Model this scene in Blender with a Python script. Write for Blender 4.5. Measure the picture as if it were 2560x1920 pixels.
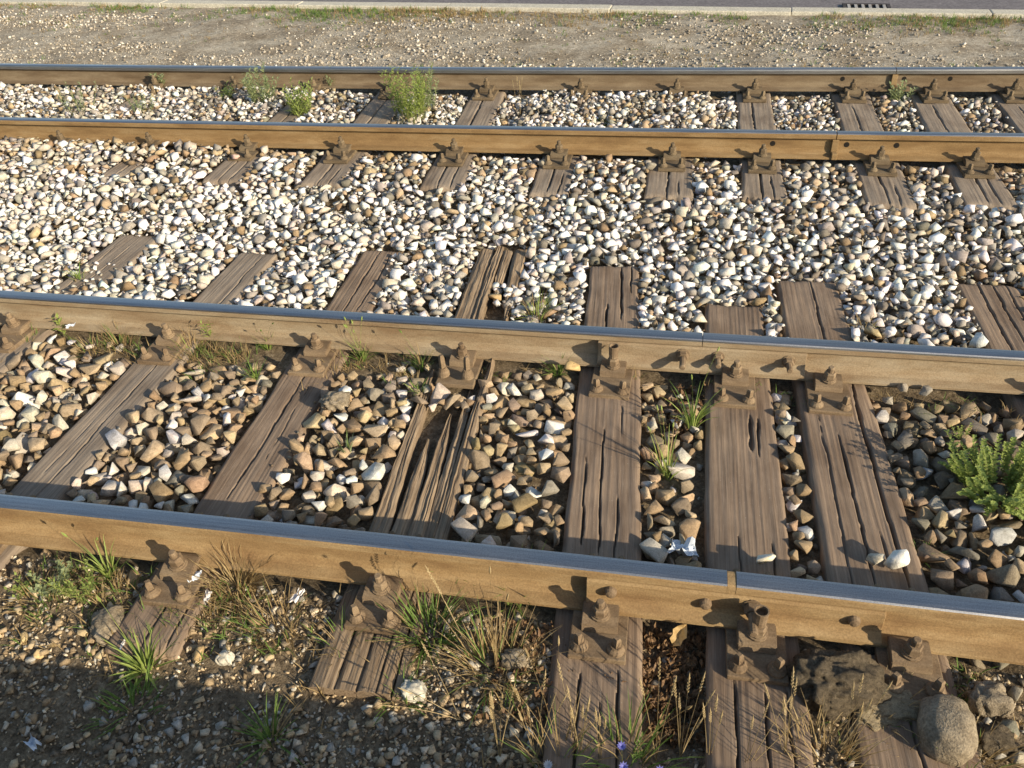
import bpy, bmesh, math, random
import numpy as np
from mathutils import Vector, Matrix

for o in list(bpy.data.objects):
    bpy.data.objects.remove(o, do_unlink=True)
scene = bpy.context.scene
COL = scene.collection

# ------------------------------------------------------------------ camera
CR = Vector((0.98282175, 0.17858795, -0.04655911))
CU = Vector((-0.06981051, 0.59326748, 0.80197269))
CF = Vector((-0.17084466, 0.78494588, -0.5955435))
CO = Vector((0.0, -1.88446, 2.36853))
FPX = 2062.694                                   # focal length in photograph pixels (2560 wide)
cam = bpy.data.cameras.new('camera')
cam.sensor_width = 36.0
cam.lens = FPX / 2560 * 36
cam.clip_start = 0.05
cam.clip_end = 2000
cam_o = bpy.data.objects.new('camera', cam)
m = Matrix(((CR.x, CU.x, -CF.x, CO.x), (CR.y, CU.y, -CF.y, CO.y), (CR.z, CU.z, -CF.z, CO.z), (0, 0, 0, 1)))
cam_o.matrix_world = m
COL.objects.link(cam_o)
scene.camera = cam_o
scene.render.resolution_x, scene.render.resolution_y = 1024, 768

# ------------------------------------------------------------------ light
LDIR = Vector((-2.2, 1.3, -1.0)).normalized()    # travel direction of the sunlight
SUN_EL = math.asin(-LDIR.z)
SUN_AZ = math.atan2(-LDIR.x, -LDIR.y)
world = bpy.data.worlds.new('World')
scene.world = world
world.use_nodes = True
wn = world.node_tree
wn.nodes.clear()
sky = wn.nodes.new('ShaderNodeTexSky')
sky.sky_type = 'NISHITA'
sky.sun_disc = False
sky.sun_elevation = SUN_EL
sky.sun_rotation = SUN_AZ
sky.air_density = 1.0
sky.dust_density = 1.0
bg = wn.nodes.new('ShaderNodeBackground')
bg.inputs['Strength'].default_value = 0.125
wo = wn.nodes.new('ShaderNodeOutputWorld')
wn.links.new(sky.outputs[0], bg.inputs['Color'])
wn.links.new(bg.outputs[0], wo.inputs['Surface'])
sl = bpy.data.lights.new('sun', 'SUN')
sl.energy = 5.0
sl.angle = math.radians(0.5)
sl.color = (1.0, 0.86, 0.66)
so = bpy.data.objects.new('sun', sl)
so.rotation_euler = LDIR.to_track_quat('-Z', 'Y').to_euler()
so.location = (6, -5, 6)
COL.objects.link(so)
scene.view_settings.view_transform = 'Standard'
scene.view_settings.look = 'None'
scene.view_settings.gamma = 1.0
scene.view_settings.use_curve_mapping = False
scene.view_settings.exposure = 0.55

rng = np.random.default_rng(7)
random.seed(7)

# ------------------------------------------------------------------ helpers
def P(x, y, z):
    """ground point seen at photograph pixel (x, y) on the level z"""
    d = CF * FPX + CR * (x - 1280) - CU * (y - 960)
    t = (z - CO.z) / d.z
    return CO + d * t

def project(a):
    d = np.asarray(a) - np.array(CO)
    w = d @ np.array(CF)
    return 1280 + FPX * (d @ np.array(CR)) / w, 960 - FPX * (d @ np.array(CU)) / w, w

def in_view(a, margin=300):
    x, y, w = project(a)
    return (w > 0.1) & (x > -margin) & (x < 2560 + margin) & (y > -margin) & (y < 1920 + margin)

def tag(o, label=None, cat=None, group=None, kind=None):
    if label: o['label'] = label
    if cat: o['category'] = cat
    if group: o['group'] = group
    if kind: o['kind'] = kind
    return o

def empty(name, loc=(0, 0, 0), rz=0.0):
    o = bpy.data.objects.new(name, None)
    o.location = loc
    o.rotation_euler = (0, 0, rz)
    o.empty_display_size = 0.05
    COL.objects.link(o)
    return o

def link(name, me, parent=None):
    o = bpy.data.objects.new(name, me)
    COL.objects.link(o)
    if parent is not None:
        o.parent = parent
    return o

def mesh_np(name, V, F, mats, smooth=False, matidx=None):
    """mesh from arrays; F is a list of tuples or an (n,k) array"""
    me = bpy.data.meshes.new(name)
    V = np.asarray(V, dtype=np.float32)
    if isinstance(F, np.ndarray):
        n, k = F.shape
        me.vertices.add(len(V)); me.vertices.foreach_set('co', V.ravel())
        me.loops.add(n * k); me.loops.foreach_set('vertex_index', F.ravel().astype(np.int32))
        me.polygons.add(n)
        me.polygons.foreach_set('loop_start', np.arange(0, n * k, k, dtype=np.int32))
        me.update(calc_edges=True)
    else:
        me.from_pydata([tuple(v) for v in V], [], F)
    for mt in (mats if isinstance(mats, (list, tuple)) else [mats]):
        me.materials.append(mt)
    if matidx is not None:
        me.polygons.foreach_set('material_index', np.asarray(matidx, dtype=np.int32))
    if smooth:
        me.polygons.foreach_set('use_smooth', np.ones(len(me.polygons), dtype=bool))
    me.update()
    return me

def bm_mesh(name, bm, mat, smooth=False):
    bmesh.ops.recalc_face_normals(bm, faces=bm.faces[:])
    me = bpy.data.meshes.new(name)
    bm.to_mesh(me); bm.free()
    me.materials.append(mat)
    if smooth:
        me.polygons.foreach_set('use_smooth', np.ones(len(me.polygons), dtype=bool))
    return me

def bm_box(bm, x0, x1, y0, y1, z0, z1, bev=0.0, top=1.0):
    """box, its top face scaled by `top`, edges bevelled"""
    cx, cy = (x0 + x1) / 2, (y0 + y1) / 2
    vs = []
    for z, s in ((z0, 1.0), (z1, top)):
        for x, y in ((x0, y0), (x1, y0), (x1, y1), (x0, y1)):
            vs.append(bm.verts.new((cx + (x - cx) * s, cy + (y - cy) * s, z)))
    fs = [bm.faces.new([vs[i] for i in q]) for q in ((3, 2, 1, 0), (4, 5, 6, 7), (0, 1, 5, 4), (1, 2, 6, 5), (2, 3, 7, 6), (3, 0, 4, 7))]
    if bev:
        es = list({e for f in fs for e in f.edges})
        bmesh.ops.bevel(bm, geom=es, offset=bev, segments=2, affect='EDGES', profile=0.6)

def bm_lathe(bm, prof, n, mat4, closed_top=True):
    """profile [(r, h)] turned about +Z of mat4"""
    rings = []
    for r, h in prof:
        rings.append([bm.verts.new(mat4 @ Vector((r * math.cos(2 * math.pi * k / n), r * math.sin(2 * math.pi * k / n), h))) for k in range(n)])
    for a, b in zip(rings[:-1], rings[1:]):
        for k in range(n):
            bm.faces.new((a[k], a[(k + 1) % n], b[(k + 1) % n], b[k]))
    bm.faces.new(rings[0][::-1])
    if closed_top:
        bm.faces.new(rings[-1])

class Noise2:
    """tileable value noise on a random lattice"""
    def __init__(self, seed, n=64):
        self.n = n
        self.g = np.random.default_rng(seed).random((n, n)) * 2 - 1
    def __call__(self, x, y):
        x = np.asarray(x, float); y = np.asarray(y, float)
        xi = np.floor(x).astype(int); yi = np.floor(y).astype(int)
        fx = x - xi; fy = y - yi
        fx = fx * fx * (3 - 2 * fx); fy = fy * fy * (3 - 2 * fy)
        n = self.n; g = self.g
        a = g[xi % n, yi % n]; b = g[(xi + 1) % n, yi % n]; c = g[xi % n, (yi + 1) % n]; d = g[(xi + 1) % n, (yi + 1) % n]
        return (a * (1 - fx) + b * fx) * (1 - fy) + (c * (1 - fx) + d * fx) * fy
N1, N2, N3 = Noise2(1), Noise2(2), Noise2(3)
def fbm(x, y, o=4, nz=N1):
    s = 0; a = 1.0; t = 0
    for k in range(o):
        s = s + a * nz(x * 2 ** k + 13.7 * k, y * 2 ** k + 5.1 * k); t += a; a *= 0.5
    return s / t

# ------------------------------------------------------------------ materials
class Mat:
    def __init__(self, name, rough=0.8, metal=0.0, spec=0.3):
        self.m = bpy.data.materials.new(name); self.m.use_nodes = True
        self.t = self.m.node_tree; self.b = self.t.nodes['Principled BSDF']
        self.b.inputs['Roughness'].default_value = rough
        self.b.inputs['Metallic'].default_value = metal
        self.b.inputs['Specular IOR Level'].default_value = spec
    def n(self, kind, **kw):
        nd = self.t.nodes.new(kind)
        for k, v in kw.items(): setattr(nd, k, v)
        return nd
    def l(self, a, b): self.t.links.new(a, b)
    def coord(self, which='Object', scale=(1, 1, 1)):
        c = self.n('ShaderNodeTexCoord'); mp = self.n('ShaderNodeMapping')
        mp.inputs['Scale'].default_value = scale
        self.l(c.outputs[which], mp.inputs['Vector']); return mp.outputs[0]
    def pos(self, scale=(1, 1, 1)):
        g = self.n('ShaderNodeNewGeometry'); mp = self.n('ShaderNodeMapping')
        mp.inputs['Scale'].default_value = scale
        self.l(g.outputs['Position'], mp.inputs['Vector']); return mp.outputs[0]
    def noise(self, vec, scale, detail=4, rough=0.6, dist=0.0):
        nd = self.n('ShaderNodeTexNoise'); nd.inputs['Scale'].default_value = scale
        nd.inputs['Detail'].default_value = detail; nd.inputs['Roughness'].default_value = rough
        nd.inputs['Distortion'].default_value = dist
        self.l(vec, nd.inputs['Vector']); return nd.outputs['Fac']
    def ramp(self, fac, stops, interp='LINEAR'):
        r = self.n('ShaderNodeValToRGB'); cr = r.color_ramp; cr.interpolation = interp
        while len(cr.elements) < len(stops): cr.elements.new(0.5)
        for e, (p, c) in zip(cr.elements, stops):
            e.position = p; e.color = (c[0], c[1], c[2], 1) if not isinstance(c, (int, float)) else (c, c, c, 1)
        self.l(fac, r.inputs['Fac']); return r.outputs['Color']
    def mix(self, fac, a, b, mode='MIX'):
        x = self.n('ShaderNodeMix', data_type='RGBA', blend_type=mode)
        for s, v in ((x.inputs['Factor'], fac), (x.inputs[6], a), (x.inputs[7], b)):
            if isinstance(v, (int, float)): s.default_value = v
            elif isinstance(v, tuple): s.default_value = (*v[:3], 1)
            else: self.l(v, s)
        return x.outputs[2]
    def color(self, c): 
        if isinstance(c, tuple): self.b.inputs['Base Color'].default_value = (*c, 1)
        else: self.l(c, self.b.inputs['Base Color'])
    def bump(self, h, strength=0.4, dist=0.01):
        b = self.n('ShaderNodeBump'); b.inputs['Strength'].default_value = strength; b.inputs['Distance'].default_value = dist
        self.l(h, b.inputs['Height']); self.l(b.outputs[0], self.b.inputs['Normal'])

def rust_mat(name, base, dark, light, scale=9.0):
    k = Mat(name, rough=0.86, spec=0.2)
    v = k.pos((1, 1, 1))
    vs = k.pos((0.35, 1, 1.6))
    a = k.noise(vs, scale, 6, 0.65)
    c = k.ramp(a, [(0.3, dark), (0.5, base), (0.72, light)])
    f = k.noise(v, 160, 3, 0.7)
    c = k.mix(0.3, c, k.ramp(f, [(0.35, (0.25, 0.25, 0.25)), (0.65, (0.85, 0.85, 0.85))]), 'OVERLAY')
    k.color(c)
    k.bump(f, 0.35, 0.003)
    return k.m

M = {}
M['rail_rust_gold'] = rust_mat('rail_rust_gold', (0.27, 0.18, 0.085), (0.19, 0.115, 0.052), (0.36, 0.26, 0.135))
M['rail_rust_grey'] = rust_mat('rail_rust_grey', (0.27, 0.205, 0.125), (0.20, 0.135, 0.075), (0.34, 0.28, 0.19))
M['rail_rust_far'] = rust_mat('rail_rust_far', (0.225, 0.145, 0.065), (0.16, 0.098, 0.043), (0.29, 0.205, 0.105))
M['rail_rust_back'] = rust_mat('rail_rust_back', (0.16, 0.118, 0.072), (0.11, 0.075, 0.043), (0.22, 0.172, 0.11))
M['plate_rust'] = rust_mat('plate_rust', (0.185, 0.132, 0.08), (0.12, 0.082, 0.048), (0.265, 0.198, 0.122), 14)
M['plate_rust_far'] = rust_mat('plate_rust_far', (0.135, 0.10, 0.06), (0.08, 0.058, 0.034), (0.20, 0.155, 0.095), 14)

def steel():
    k = Mat('polished_running_steel', rough=0.3, metal=1.0)
    vs = k.pos((0.6, 40, 40))
    a = k.noise(vs, 6, 4, 0.6)
    v = k.pos()
    f = k.noise(v, 220, 2, 0.6)
    b = k.noise(k.pos((0.5, 3, 3)), 3, 4, 0.6)
    c = k.ramp(a, [(0.3, (0.31, 0.305, 0.295)), (0.7, (0.45, 0.44, 0.42))])
    c = k.mix(0.35, c, k.ramp(f, [(0.3, 0.25), (0.7, 0.8)]), 'OVERLAY')
    k.color(c)
    k.l(k.ramp(b, [(0.3, 0.34), (0.7, 0.5)]), k.b.inputs['Roughness'])
    k.bump(a, 0.08, 0.002)
    return k.m
M['steel'] = steel()

def wood(name, dark, mid, light):
    k = Mat(name, rough=0.9, spec=0.15)
    g = k.n('ShaderNodeTexCoord')
    oi = k.n('ShaderNodeObjectInfo')
    ad = k.n('ShaderNodeVectorMath', operation='ADD')
    sc = k.n('ShaderNodeVectorMath', operation='SCALE'); sc.inputs['Scale'].default_value = 37.0
    cmb = k.n('ShaderNodeCombineXYZ')
    k.l(oi.outputs['Random'], cmb.inputs[0]); k.l(oi.outputs['Random'], cmb.inputs[1])
    k.l(cmb.outputs[0], sc.inputs[0]); k.l(g.outputs['Object'], ad.inputs[0]); k.l(sc.outputs[0], ad.inputs[1])
    def mp(s):
        q = k.n('ShaderNodeMapping'); q.inputs['Scale'].default_value = s; k.l(ad.outputs[0], q.inputs['Vector']); return q.outputs[0]
    grain = k.noise(mp((1.6, 60, 60)), 2.2, 7, 0.7, 0.3)
    fine = k.noise(mp((6, 260, 260)), 1.6, 4, 0.7)
    blotch = k.noise(mp((2.2, 5, 5)), 1.5, 5, 0.6)
    c = k.ramp(grain, [(0.28, dark), (0.5, mid), (0.75, light)])
    c = k.mix(0.55, c, k.ramp(blotch, [(0.3, (0.2, 0.17, 0.15)), (0.55, (0.5, 0.5, 0.5)), (0.75, (0.72, 0.7, 0.66))]), 'OVERLAY')
    c = k.mix(0.22, c, k.ramp(fine, [(0.3, 0.2), (0.6, 0.6)]), 'OVERLAY')
    spk = k.noise(mp((1, 1, 1)), 150, 2, 0.5)
    c = k.mix(k.ramp(spk, [(0.70, 0), (0.76, 0.6)]), c, (0.42, 0.37, 0.3))
    k.color(c)
    h = k.mix(0.5, grain, fine)
    k.bump(h, 0.4, 0.005)
    return k.m
M['wood_brown'] = wood('old_sleeper_wood_brown', (0.165, 0.118, 0.08), (0.24, 0.176, 0.122), (0.305, 0.232, 0.164))
M['wood_grey'] = wood('old_sleeper_wood_grey', (0.185, 0.146, 0.106), (0.265, 0.213, 0.158), (0.34, 0.283, 0.215))
M['wood_rot'] = wood('rotten_sleeper_wood', (0.11, 0.075, 0.045), (0.25, 0.185, 0.12), (0.37, 0.29, 0.195))

def stone(name, use_attr):
    k = Mat(name, rough=0.88, spec=0.2)
    if use_attr:
        a = k.n('ShaderNodeAttribute', attribute_name='stone_colour'); base = a.outputs['Color']
        v = k.pos()
    else:
        a = k.n('ShaderNodeObjectInfo'); base = a.outputs['Color']; v = k.pos()
    n1 = k.noise(v, 38, 5, 0.65, 0.4)
    n2 = k.noise(v, 210, 3, 0.6)
    c = k.mix(0.55, base, k.ramp(n1, [(0.3, (0.22, 0.2, 0.17)), (0.5, (0.5, 0.5, 0.5)), (0.7, (0.66, 0.65, 0.63))]), 'OVERLAY')
    c = k.mix(0.3, c, k.ramp(n2, [(0.35, 0.2), (0.65, 0.75)]), 'OVERLAY')
    k.color(c)
    k.bump(k.mix(0.4, n1, n2), 0.5, 0.008)
    return k.m
M['stone_mass'] = stone('ballast_limestone_mass', True)
M['stone_one'] = stone('ballast_limestone', False)

def ground_mat():
    k = Mat('trackside_ground', rough=0.95, spec=0.1)
    v = k.pos()
    a = k.noise(v, 2.2, 6, 0.65)
    b = k.noise(v, 26, 6, 0.7)
    d = k.noise(v, 130, 3, 0.65)
    soil = k.ramp(b, [(0.3, (0.08, 0.06, 0.038)), (0.55, (0.19, 0.145, 0.09)), (0.75, (0.34, 0.275, 0.18))])
    pale = k.ramp(b, [(0.3, (0.24, 0.205, 0.15)), (0.55, (0.42, 0.375, 0.29)), (0.75, (0.58, 0.53, 0.44))])
    sep = k.n('ShaderNodeSeparateXYZ'); k.l(v, sep.inputs[0])
    far = k.n('ShaderNodeMapRange'); far.inputs[1].default_value = 5.75; far.inputs[2].default_value = 6.0
    k.l(sep.outputs[1], far.inputs[0])
    mm = k.n('ShaderNodeMath', operation='MULTIPLY'); k.l(far.outputs[0], mm.inputs[0])
    k.l(k.ramp(a, [(0.38, 0.3), (0.60, 0.95)]), mm.inputs[1])
    c = k.mix(mm.outputs[0], soil, pale)
    vor = k.n('ShaderNodeTexVoronoi'); vor.inputs['Scale'].default_value = 95; k.l(v, vor.inputs['Vector'])
    bw = k.n('ShaderNodeRGBToBW'); k.l(vor.outputs['Color'], bw.inputs[0])
    c = k.mix(0.4, c, bw.outputs[0], 'SOFT_LIGHT')
    c = k.mix(0.4, c, k.ramp(d, [(0.3, 0.15), (0.7, 0.85)]), 'OVERLAY')
    k.color(c)
    k.bump(k.mix(0.5, b, d), 0.7, 0.02)
    return k.m
M['ground'] = ground_mat()

def concrete(name, lo, hi, sc=30, bump=0.4):
    k = Mat(name, rough=0.9, spec=0.2)
    v = k.pos()
    a = k.noise(v, sc, 6, 0.7); d = k.noise(v, sc * 6, 3, 0.6)
    c = k.ramp(a, [(0.3, lo), (0.7, hi)])
    c = k.mix(0.45, c, k.ramp(d, [(0.3, 0.12), (0.7, 0.85)]), 'OVERLAY')
    k.color(c); k.bump(k.mix(0.5, a, d), bump, 0.01)
    return k.m
M['kerb'] = concrete('kerb_concrete', (0.42, 0.39, 0.31), (0.56, 0.53, 0.43), 12)
M['asphalt'] = concrete('asphalt', (0.13, 0.12, 0.122), (0.19, 0.175, 0.175), 6)
M['platform'] = concrete('platform_concrete', (0.28, 0.27, 0.25), (0.4, 0.38, 0.35), 5)
M['lump'] = concrete('broken_concrete', (0.13, 0.105, 0.07), (0.40, 0.33, 0.23), 42, 1.0)
M['clod'] = concrete('dark_dirt_clod', (0.06, 0.046, 0.03), (0.25, 0.2, 0.13), 75, 1.6)
M['clod_pale'] = concrete('pale_dirt_clod', (0.20, 0.155, 0.09), (0.46, 0.38, 0.24), 70, 1.0)
M['cobble'] = concrete('worn_cobble', (0.16, 0.125, 0.08), (0.33, 0.275, 0.19), 22, 0.7)
M['iron_dark'] = rust_mat('drain_iron', (0.05, 0.045, 0.045), (0.03, 0.028, 0.028), (0.08, 0.07, 0.07))

def leafy(name, c0, c1, trans=0.35):
    k = Mat(name, rough=0.6, spec=0.3)
    v = k.pos()
    a = k.noise(v, 55, 3, 0.6)
    c = k.ramp(a, [(0.3, c0), (0.7, c1)])
    k.color(c)
    tr = k.n('ShaderNodeBsdfTranslucent'); k.l(c, tr.inputs['Color'])
    mx = k.n('ShaderNodeMixShader'); mx.inputs[0].default_value = trans
    out = k.t.nodes['Material Output']
    k.l(k.b.outputs[0], mx.inputs[1]); k.l(tr.outputs[0], mx.inputs[2]); k.l(mx.outputs[0], out.inputs['Surface'])
    return k.m
M['grass_green'] = leafy('grass_green', (0.10, 0.17, 0.035), (0.21, 0.31, 0.07))
M['grass_lime'] = leafy('grass_lime', (0.22, 0.29, 0.06), (0.38, 0.45, 0.13))
M['grass_dry'] = leafy('grass_dry', (0.24, 0.16, 0.07), (0.46, 0.35, 0.17))
M['straw'] = leafy('straw_stalk', (0.38, 0.28, 0.13), (0.58, 0.46, 0.25))
M['weed_grey'] = leafy('weed_grey_green', (0.22, 0.27, 0.13), (0.38, 0.43, 0.22))
M['stem'] = leafy('weed_stem', (0.16, 0.18, 0.06), (0.25, 0.25, 0.09), 0.15)
M['petal_blue'] = leafy('petal_blue', (0.15, 0.15, 0.5), (0.26, 0.27, 0.66))
M['petal_white'] = leafy('petal_white', (0.5, 0.52, 0.55), (0.72, 0.74, 0.76))
M['dead_leaf'] = leafy('dead_leaf', (0.11, 0.06, 0.03), (0.27, 0.17, 0.085), 0.15)
M['tan_leaf'] = leafy('tan_leaf', (0.40, 0.26, 0.10), (0.6, 0.43, 0.2), 0.25)
def plastic(name, c):
    k = Mat(name, rough=0.45, spec=0.4); a = k.noise(k.pos(), 60, 3, 0.6)
    k.color(k.ramp(a, [(0.3, tuple(x * 0.75 for x in c)), (0.7, c)])); return k.m
M['plastic'] = plastic('pale_plastic', (0.62, 0.68, 0.74))
M['paper'] = plastic('white_paper', (0.75, 0.72, 0.68))

# ------------------------------------------------------------------ layout of the two tracks
RAIL = {  # top level z and curve Y(X) = a X^2 + b X + c
    1: (0.200, -0.0025, -0.0047, 0.0070),
    2: (0.160, 0.0012, -0.0005, 1.5167),
    3: (0.247, 0.0013, 0.0062, 4.0703),
    4: (0.247, 0.0030, 0.0139, 5.5816)}
def rail_y(k, x):
    z, a, b, c = RAIL[k]
    lo, hi = -7.5, 4.0
    xx = min(max(x, lo), hi)
    y = a * xx * xx + b * xx + c
    return y + (2 * a * xx + b) * (x - xx)
RH = 0.172
def sleeper_top(y):           # near track leans away a little, far track lies higher
    return -0.0267 * y if y < 3.0 else 0.047
# name, x front, y front, x back, y back, width
SLEEPERS = [
    ('S0', -3.50, -0.45, -3.55, 2.74, 0.30), ('S1', -2.56, -0.45, -2.60, 2.56, 0.26), ('S2', -1.68, -0.44, -1.78, 2.67, 0.27),
    ('S3', -0.885, -0.47, -1.01, 2.78, 0.33), ('S4', -0.085, -0.95, -0.295, 2.61, 0.295), ('S5', 0.375, -0.98, 0.395, 2.20, 0.30),
    ('S6', 0.835, -0.66, 0.815, 2.52, 0.33), ('S7', 1.72, -0.5, 1.79, 2.58, 0.30),
    ('D0', -4.13, 3.42, -4.12, 6.1, 0.27), ('E0', -4.93, 3.40, -4.95, 6.1, 0.28), ('D1', -3.26, 3.39, -3.34, 6.1, 0.30), ('D2', -2.48, 3.39, -2.57, 6.1, 0.32),
    ('D3', -1.585, 3.40, -1.69, 6.1, 0.30), ('D4', -0.81, 3.345, -0.83, 6.1, 0.27), ('D5', 0.0, 3.365, 0.0, 6.1, 0.32),
    ('D6', 0.62, 3.385, 0.665, 6.1, 0.28), ('D7', 1.40, 3.33, 1.46, 6.1, 0.30), ('D8', 2.00, 3.38, 2.09, 6.1, 0.31), ('E9', 2.64, 3.4, 2.72, 6.1, 0.30)]
SL = {s[0]: s for s in SLEEPERS}
def sleeper_x(n, y):
    _, x0, y0, x1, y1, w = SL[n]
    return x0 + (x1 - x0) * (y - y0) / (y1 - y0)

# ------------------------------------------------------------------ ground
def smooth(a, b, x):
    t = np.clip((np.asarray(x, float) - a) / (b - a), 0, 1); return t * t * (3 - 2 * t)
def ground_z(x, y):
    x = np.asarray(x, float); y = np.asarray(y, float)
    n = fbm(x * 1.3, y * 1.3, 4); n2 = fbm(x * 9, y * 9, 3, N2)
    z = -0.022 + 0.016 * n + 0.007 * n2                        # foreground dirt
    bed = -0.0267 * y - 0.065 + 0.012 * n + 0.005 * n2          # ballast bed of the near track
    bed = bed + 0.035 * smooth(1.12, 1.30, y) * smooth(1.75, 1.55, y) * smooth(-0.2, -0.5, x)
    z = z + (bed - z) * smooth(-0.10, 0.05, y)
    mid = -0.135 + 0.015 * n
    z = z + (mid - z) * smooth(1.6, 2.3, y)
    farbed = -0.005 + 0.01 * n
    z = z + (farbed - z) * smooth(2.7, 3.6, y)
    strip = 0.055 + 0.025 * n + 0.008 * n2 + 0.03 * smooth(6.2, 8.5, y)
    z = z + (strip - z) * smooth(5.62, 5.95, y)
    # hollow with dead leaves between two sleepers in front of the near rail
    hx = (x - 0.12) / 0.13; hy = (y + 0.25) / 0.33
    z = z - 0.055 * np.exp(-(hx ** 4) - (hy ** 4))
    # the foreground rises a touch against the platform
    z = z + 0.05 * smooth(-0.75, -1.4, y)
    return z
def axis(lo, hi, step, far, grow=1.35):
    a = list(np.arange(lo, hi + 1e-6, step)); s = step
    while a[-1] < far: s *= grow; a.append(a[-1] + s)
    s = step
    b = []
    q = lo
    while q > -far: s *= grow; q -= s; b.append(q)
    return np.array(b[::-1] + a)
gx = axis(-10.5, 5.5, 0.04, 300); gy = axis(-1.5, 9.2, 0.035, 400)
KX0, KY0, KX1, KY1 = -9.385, 9.07, 3.46, 7.96                  # line of the kerb
KD = Vector((KX1 - KX0, KY1 - KY0, 0)).normalized(); KN = Vector((-KD.y, KD.x, 0))
GX, GY = np.meshgrid(gx, gy, indexing='ij')
GZ = ground_z(np.clip(GX, -40, 40), np.clip(GY, -3, 12))
kd = (GX - KX0) * KN.x + (GY - KY0) * KN.y
GZ = np.where(kd > 0.12, np.minimum(GZ, 0.03), GZ)
GV = np.stack([GX, GY, GZ], -1).reshape(-1, 3)
nx, ny = len(gx), len(gy)
ii = (np.arange(nx - 1)[:, None] * ny + np.arange(ny - 1)[None, :]).ravel()
GF = np.stack([ii, ii + ny, ii + ny + 1, ii + 1], 1)
tag(link('ground', mesh_np('ground', GV, GF, M['ground'], True)), 'brown trackside soil under the rails and along the kerb', 'ground', kind='structure')

# platform the photograph is taken from: it casts the shade over the foreground
bm = bmesh.new()
bm_box(bm, -40, 40, -6.0, -1.50, -0.4, 0.75, 0.015)
tag(link('platform', bm_mesh('platform', bm, M['platform'])), 'concrete platform beside the near track', 'platform', kind='structure')

# road behind the kerb
def kp(s, t, z): return Vector((KX0, KY0, 0)) + KD * s + KN * t + Vector((0, 0, z))
V = [kp(-200, 0.20, 0.075), kp(200, 0.20, 0.075), kp(200, 30, 0.078), kp(-200, 30, 0.078)]
tag(link('road', mesh_np('road', [tuple(v) for v in V], [(0, 1, 2, 3)], M['asphalt'])), 'grey asphalt road beyond the pale kerb', 'road', kind='structure')
kr = tag(empty('kerb', kp(0, 0, 0.05)), 'pale concrete kerb along the edge of the asphalt', 'kerb', kind='structure')
kr.rotation_euler = (0, 0, math.atan2(KD.y, KD.x))
bm = bmesh.new(); bm_box(bm, 0.003, 1.997, 0.0, 0.205, -0.12, 0.075, 0.012)
kme = bm_mesh('kerb_stone', bm, M['kerb'])
for i in range(-4, 12):
    o = link('kerb_stone', kme, kr)
    o.location = (i * 2 + 0.6, random.uniform(-0.008, 0.008), random.uniform(-0.006, 0.006))
    o.rotation_euler = (0, 0, random.uniform(-0.006, 0.006))

# drain grate in the road edge
dr = tag(empty('drain_grate', kp((Vector((2.02, 8.6, 0)) - Vector((KX0, KY0, 0))).dot(KD), 0.24, 0.079), math.atan2(KD.y, KD.x)),
         'dark cast iron drain grate set in the road beside the kerb', 'drain')
bm = bmesh.new()
for (x0, x1, y0, y1) in ((-0.25, 0.25, 0, 0.04), (-0.25, 0.25, 0.26, 0.30), (-0.25, -0.21, 0.043, 0.257), (0.21, 0.25, 0.043, 0.257)):
    bm_box(bm, x0, x1, y0, y1, 0, 0.018, 0.003)
link('frame', bm_mesh('frame', bm, M['iron_dark']), dr)
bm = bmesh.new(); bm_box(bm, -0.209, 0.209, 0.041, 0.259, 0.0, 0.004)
dk = Mat('drain_pit_shade', 0.9); dk.color((0.01, 0.01, 0.01))  # thin near-black plate, its colour stands for the shade down the drain
link('pit_shade', bm_mesh('pit_shade', bm, dk.m), dr)
bm = bmesh.new(); bm_box(bm, -0.016, 0.016, 0.044, 0.256, 0.005, 0.017, 0.003)
bme = bm_mesh('bar', bm, M['platform'])
for i in range(6):
    o = link('bar', bme, dr); o.location.x = -0.185 + i * 0.074

# ------------------------------------------------------------------ rails
half = [(0.075, 0), (0.075, 0.011), (0.070, 0.0135), (0.032, 0.022), (0.0135, 0.035), (0.0085, 0.054), (0.0085, 0.106), (0.012, 0.122),
        (0.032, 0.129), (0.0355, 0.133), (0.036, 0.157), (0.0345, 0.1645), (0.0295, 0.1695), (0.019, 0.1714), (0.0, 0.172)]
PROF = [(y, z) for y, z in half] + [(-y, z) for y, z in half[:-1][::-1]]
def sweep(k, xs, prof, mats, polished=None, smooth_it=False):
    V = []; n = len(prof)
    zt = RAIL[k][0] - RH
    for x in xs:
        y = rail_y(k, x)
        V += [(x, y + py, zt + pz) for py, pz in prof]
    F = []; mi = []
    for i in range(len(xs) - 1):
        for j in range(n):
            j2 = (j + 1) % n
            F.append((i * n + j, i * n + j2, (i + 1) * n + j2, (i + 1) * n + j))
            mi.append(1 if polished and min(prof[j][1], prof[j2][1]) > polished else 0)
    F.append(tuple(range(n))[::-1]); mi.append(0)
    F.append(tuple((len(xs) - 1) * n + q for q in range(n))); mi.append(0)
    me = mesh_np('m', V, F, mats, False, mi)
    bm = bmesh.new(); bm.from_mesh(me); bmesh.ops.recalc_face_normals(bm, faces=bm.faces[:]); bm.to_mesh(me); bm.free()
    return me
JOINT = {1: 0.293, 2: 0.207, 3: 1.12, 4: 1.78}
GAP = {1: 0.030, 2: 0.003, 3: 0.006, 4: 0.005}
rm = {1: 'rail_rust_gold', 2: 'rail_rust_grey', 3: 'rail_rust_far', 4: 'rail_rust_back'}
rl = {1: ('golden rusty rail beside the weedy dirt', 'crossing the splintered sleeper', 'running past the concrete lumps'),
      2: ('greyish brown rail between brown and white ballast', 'crossing the splintered sleeper', 'running beside the green shrub'),
      3: ('ochre rail facing the white ballast between the tracks', 'behind the ballast hump', 'short length past its open gap'),
      4: ('shiny topped rail closest to the kerb', 'behind the tall weeds', 'past its own joint')}
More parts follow.
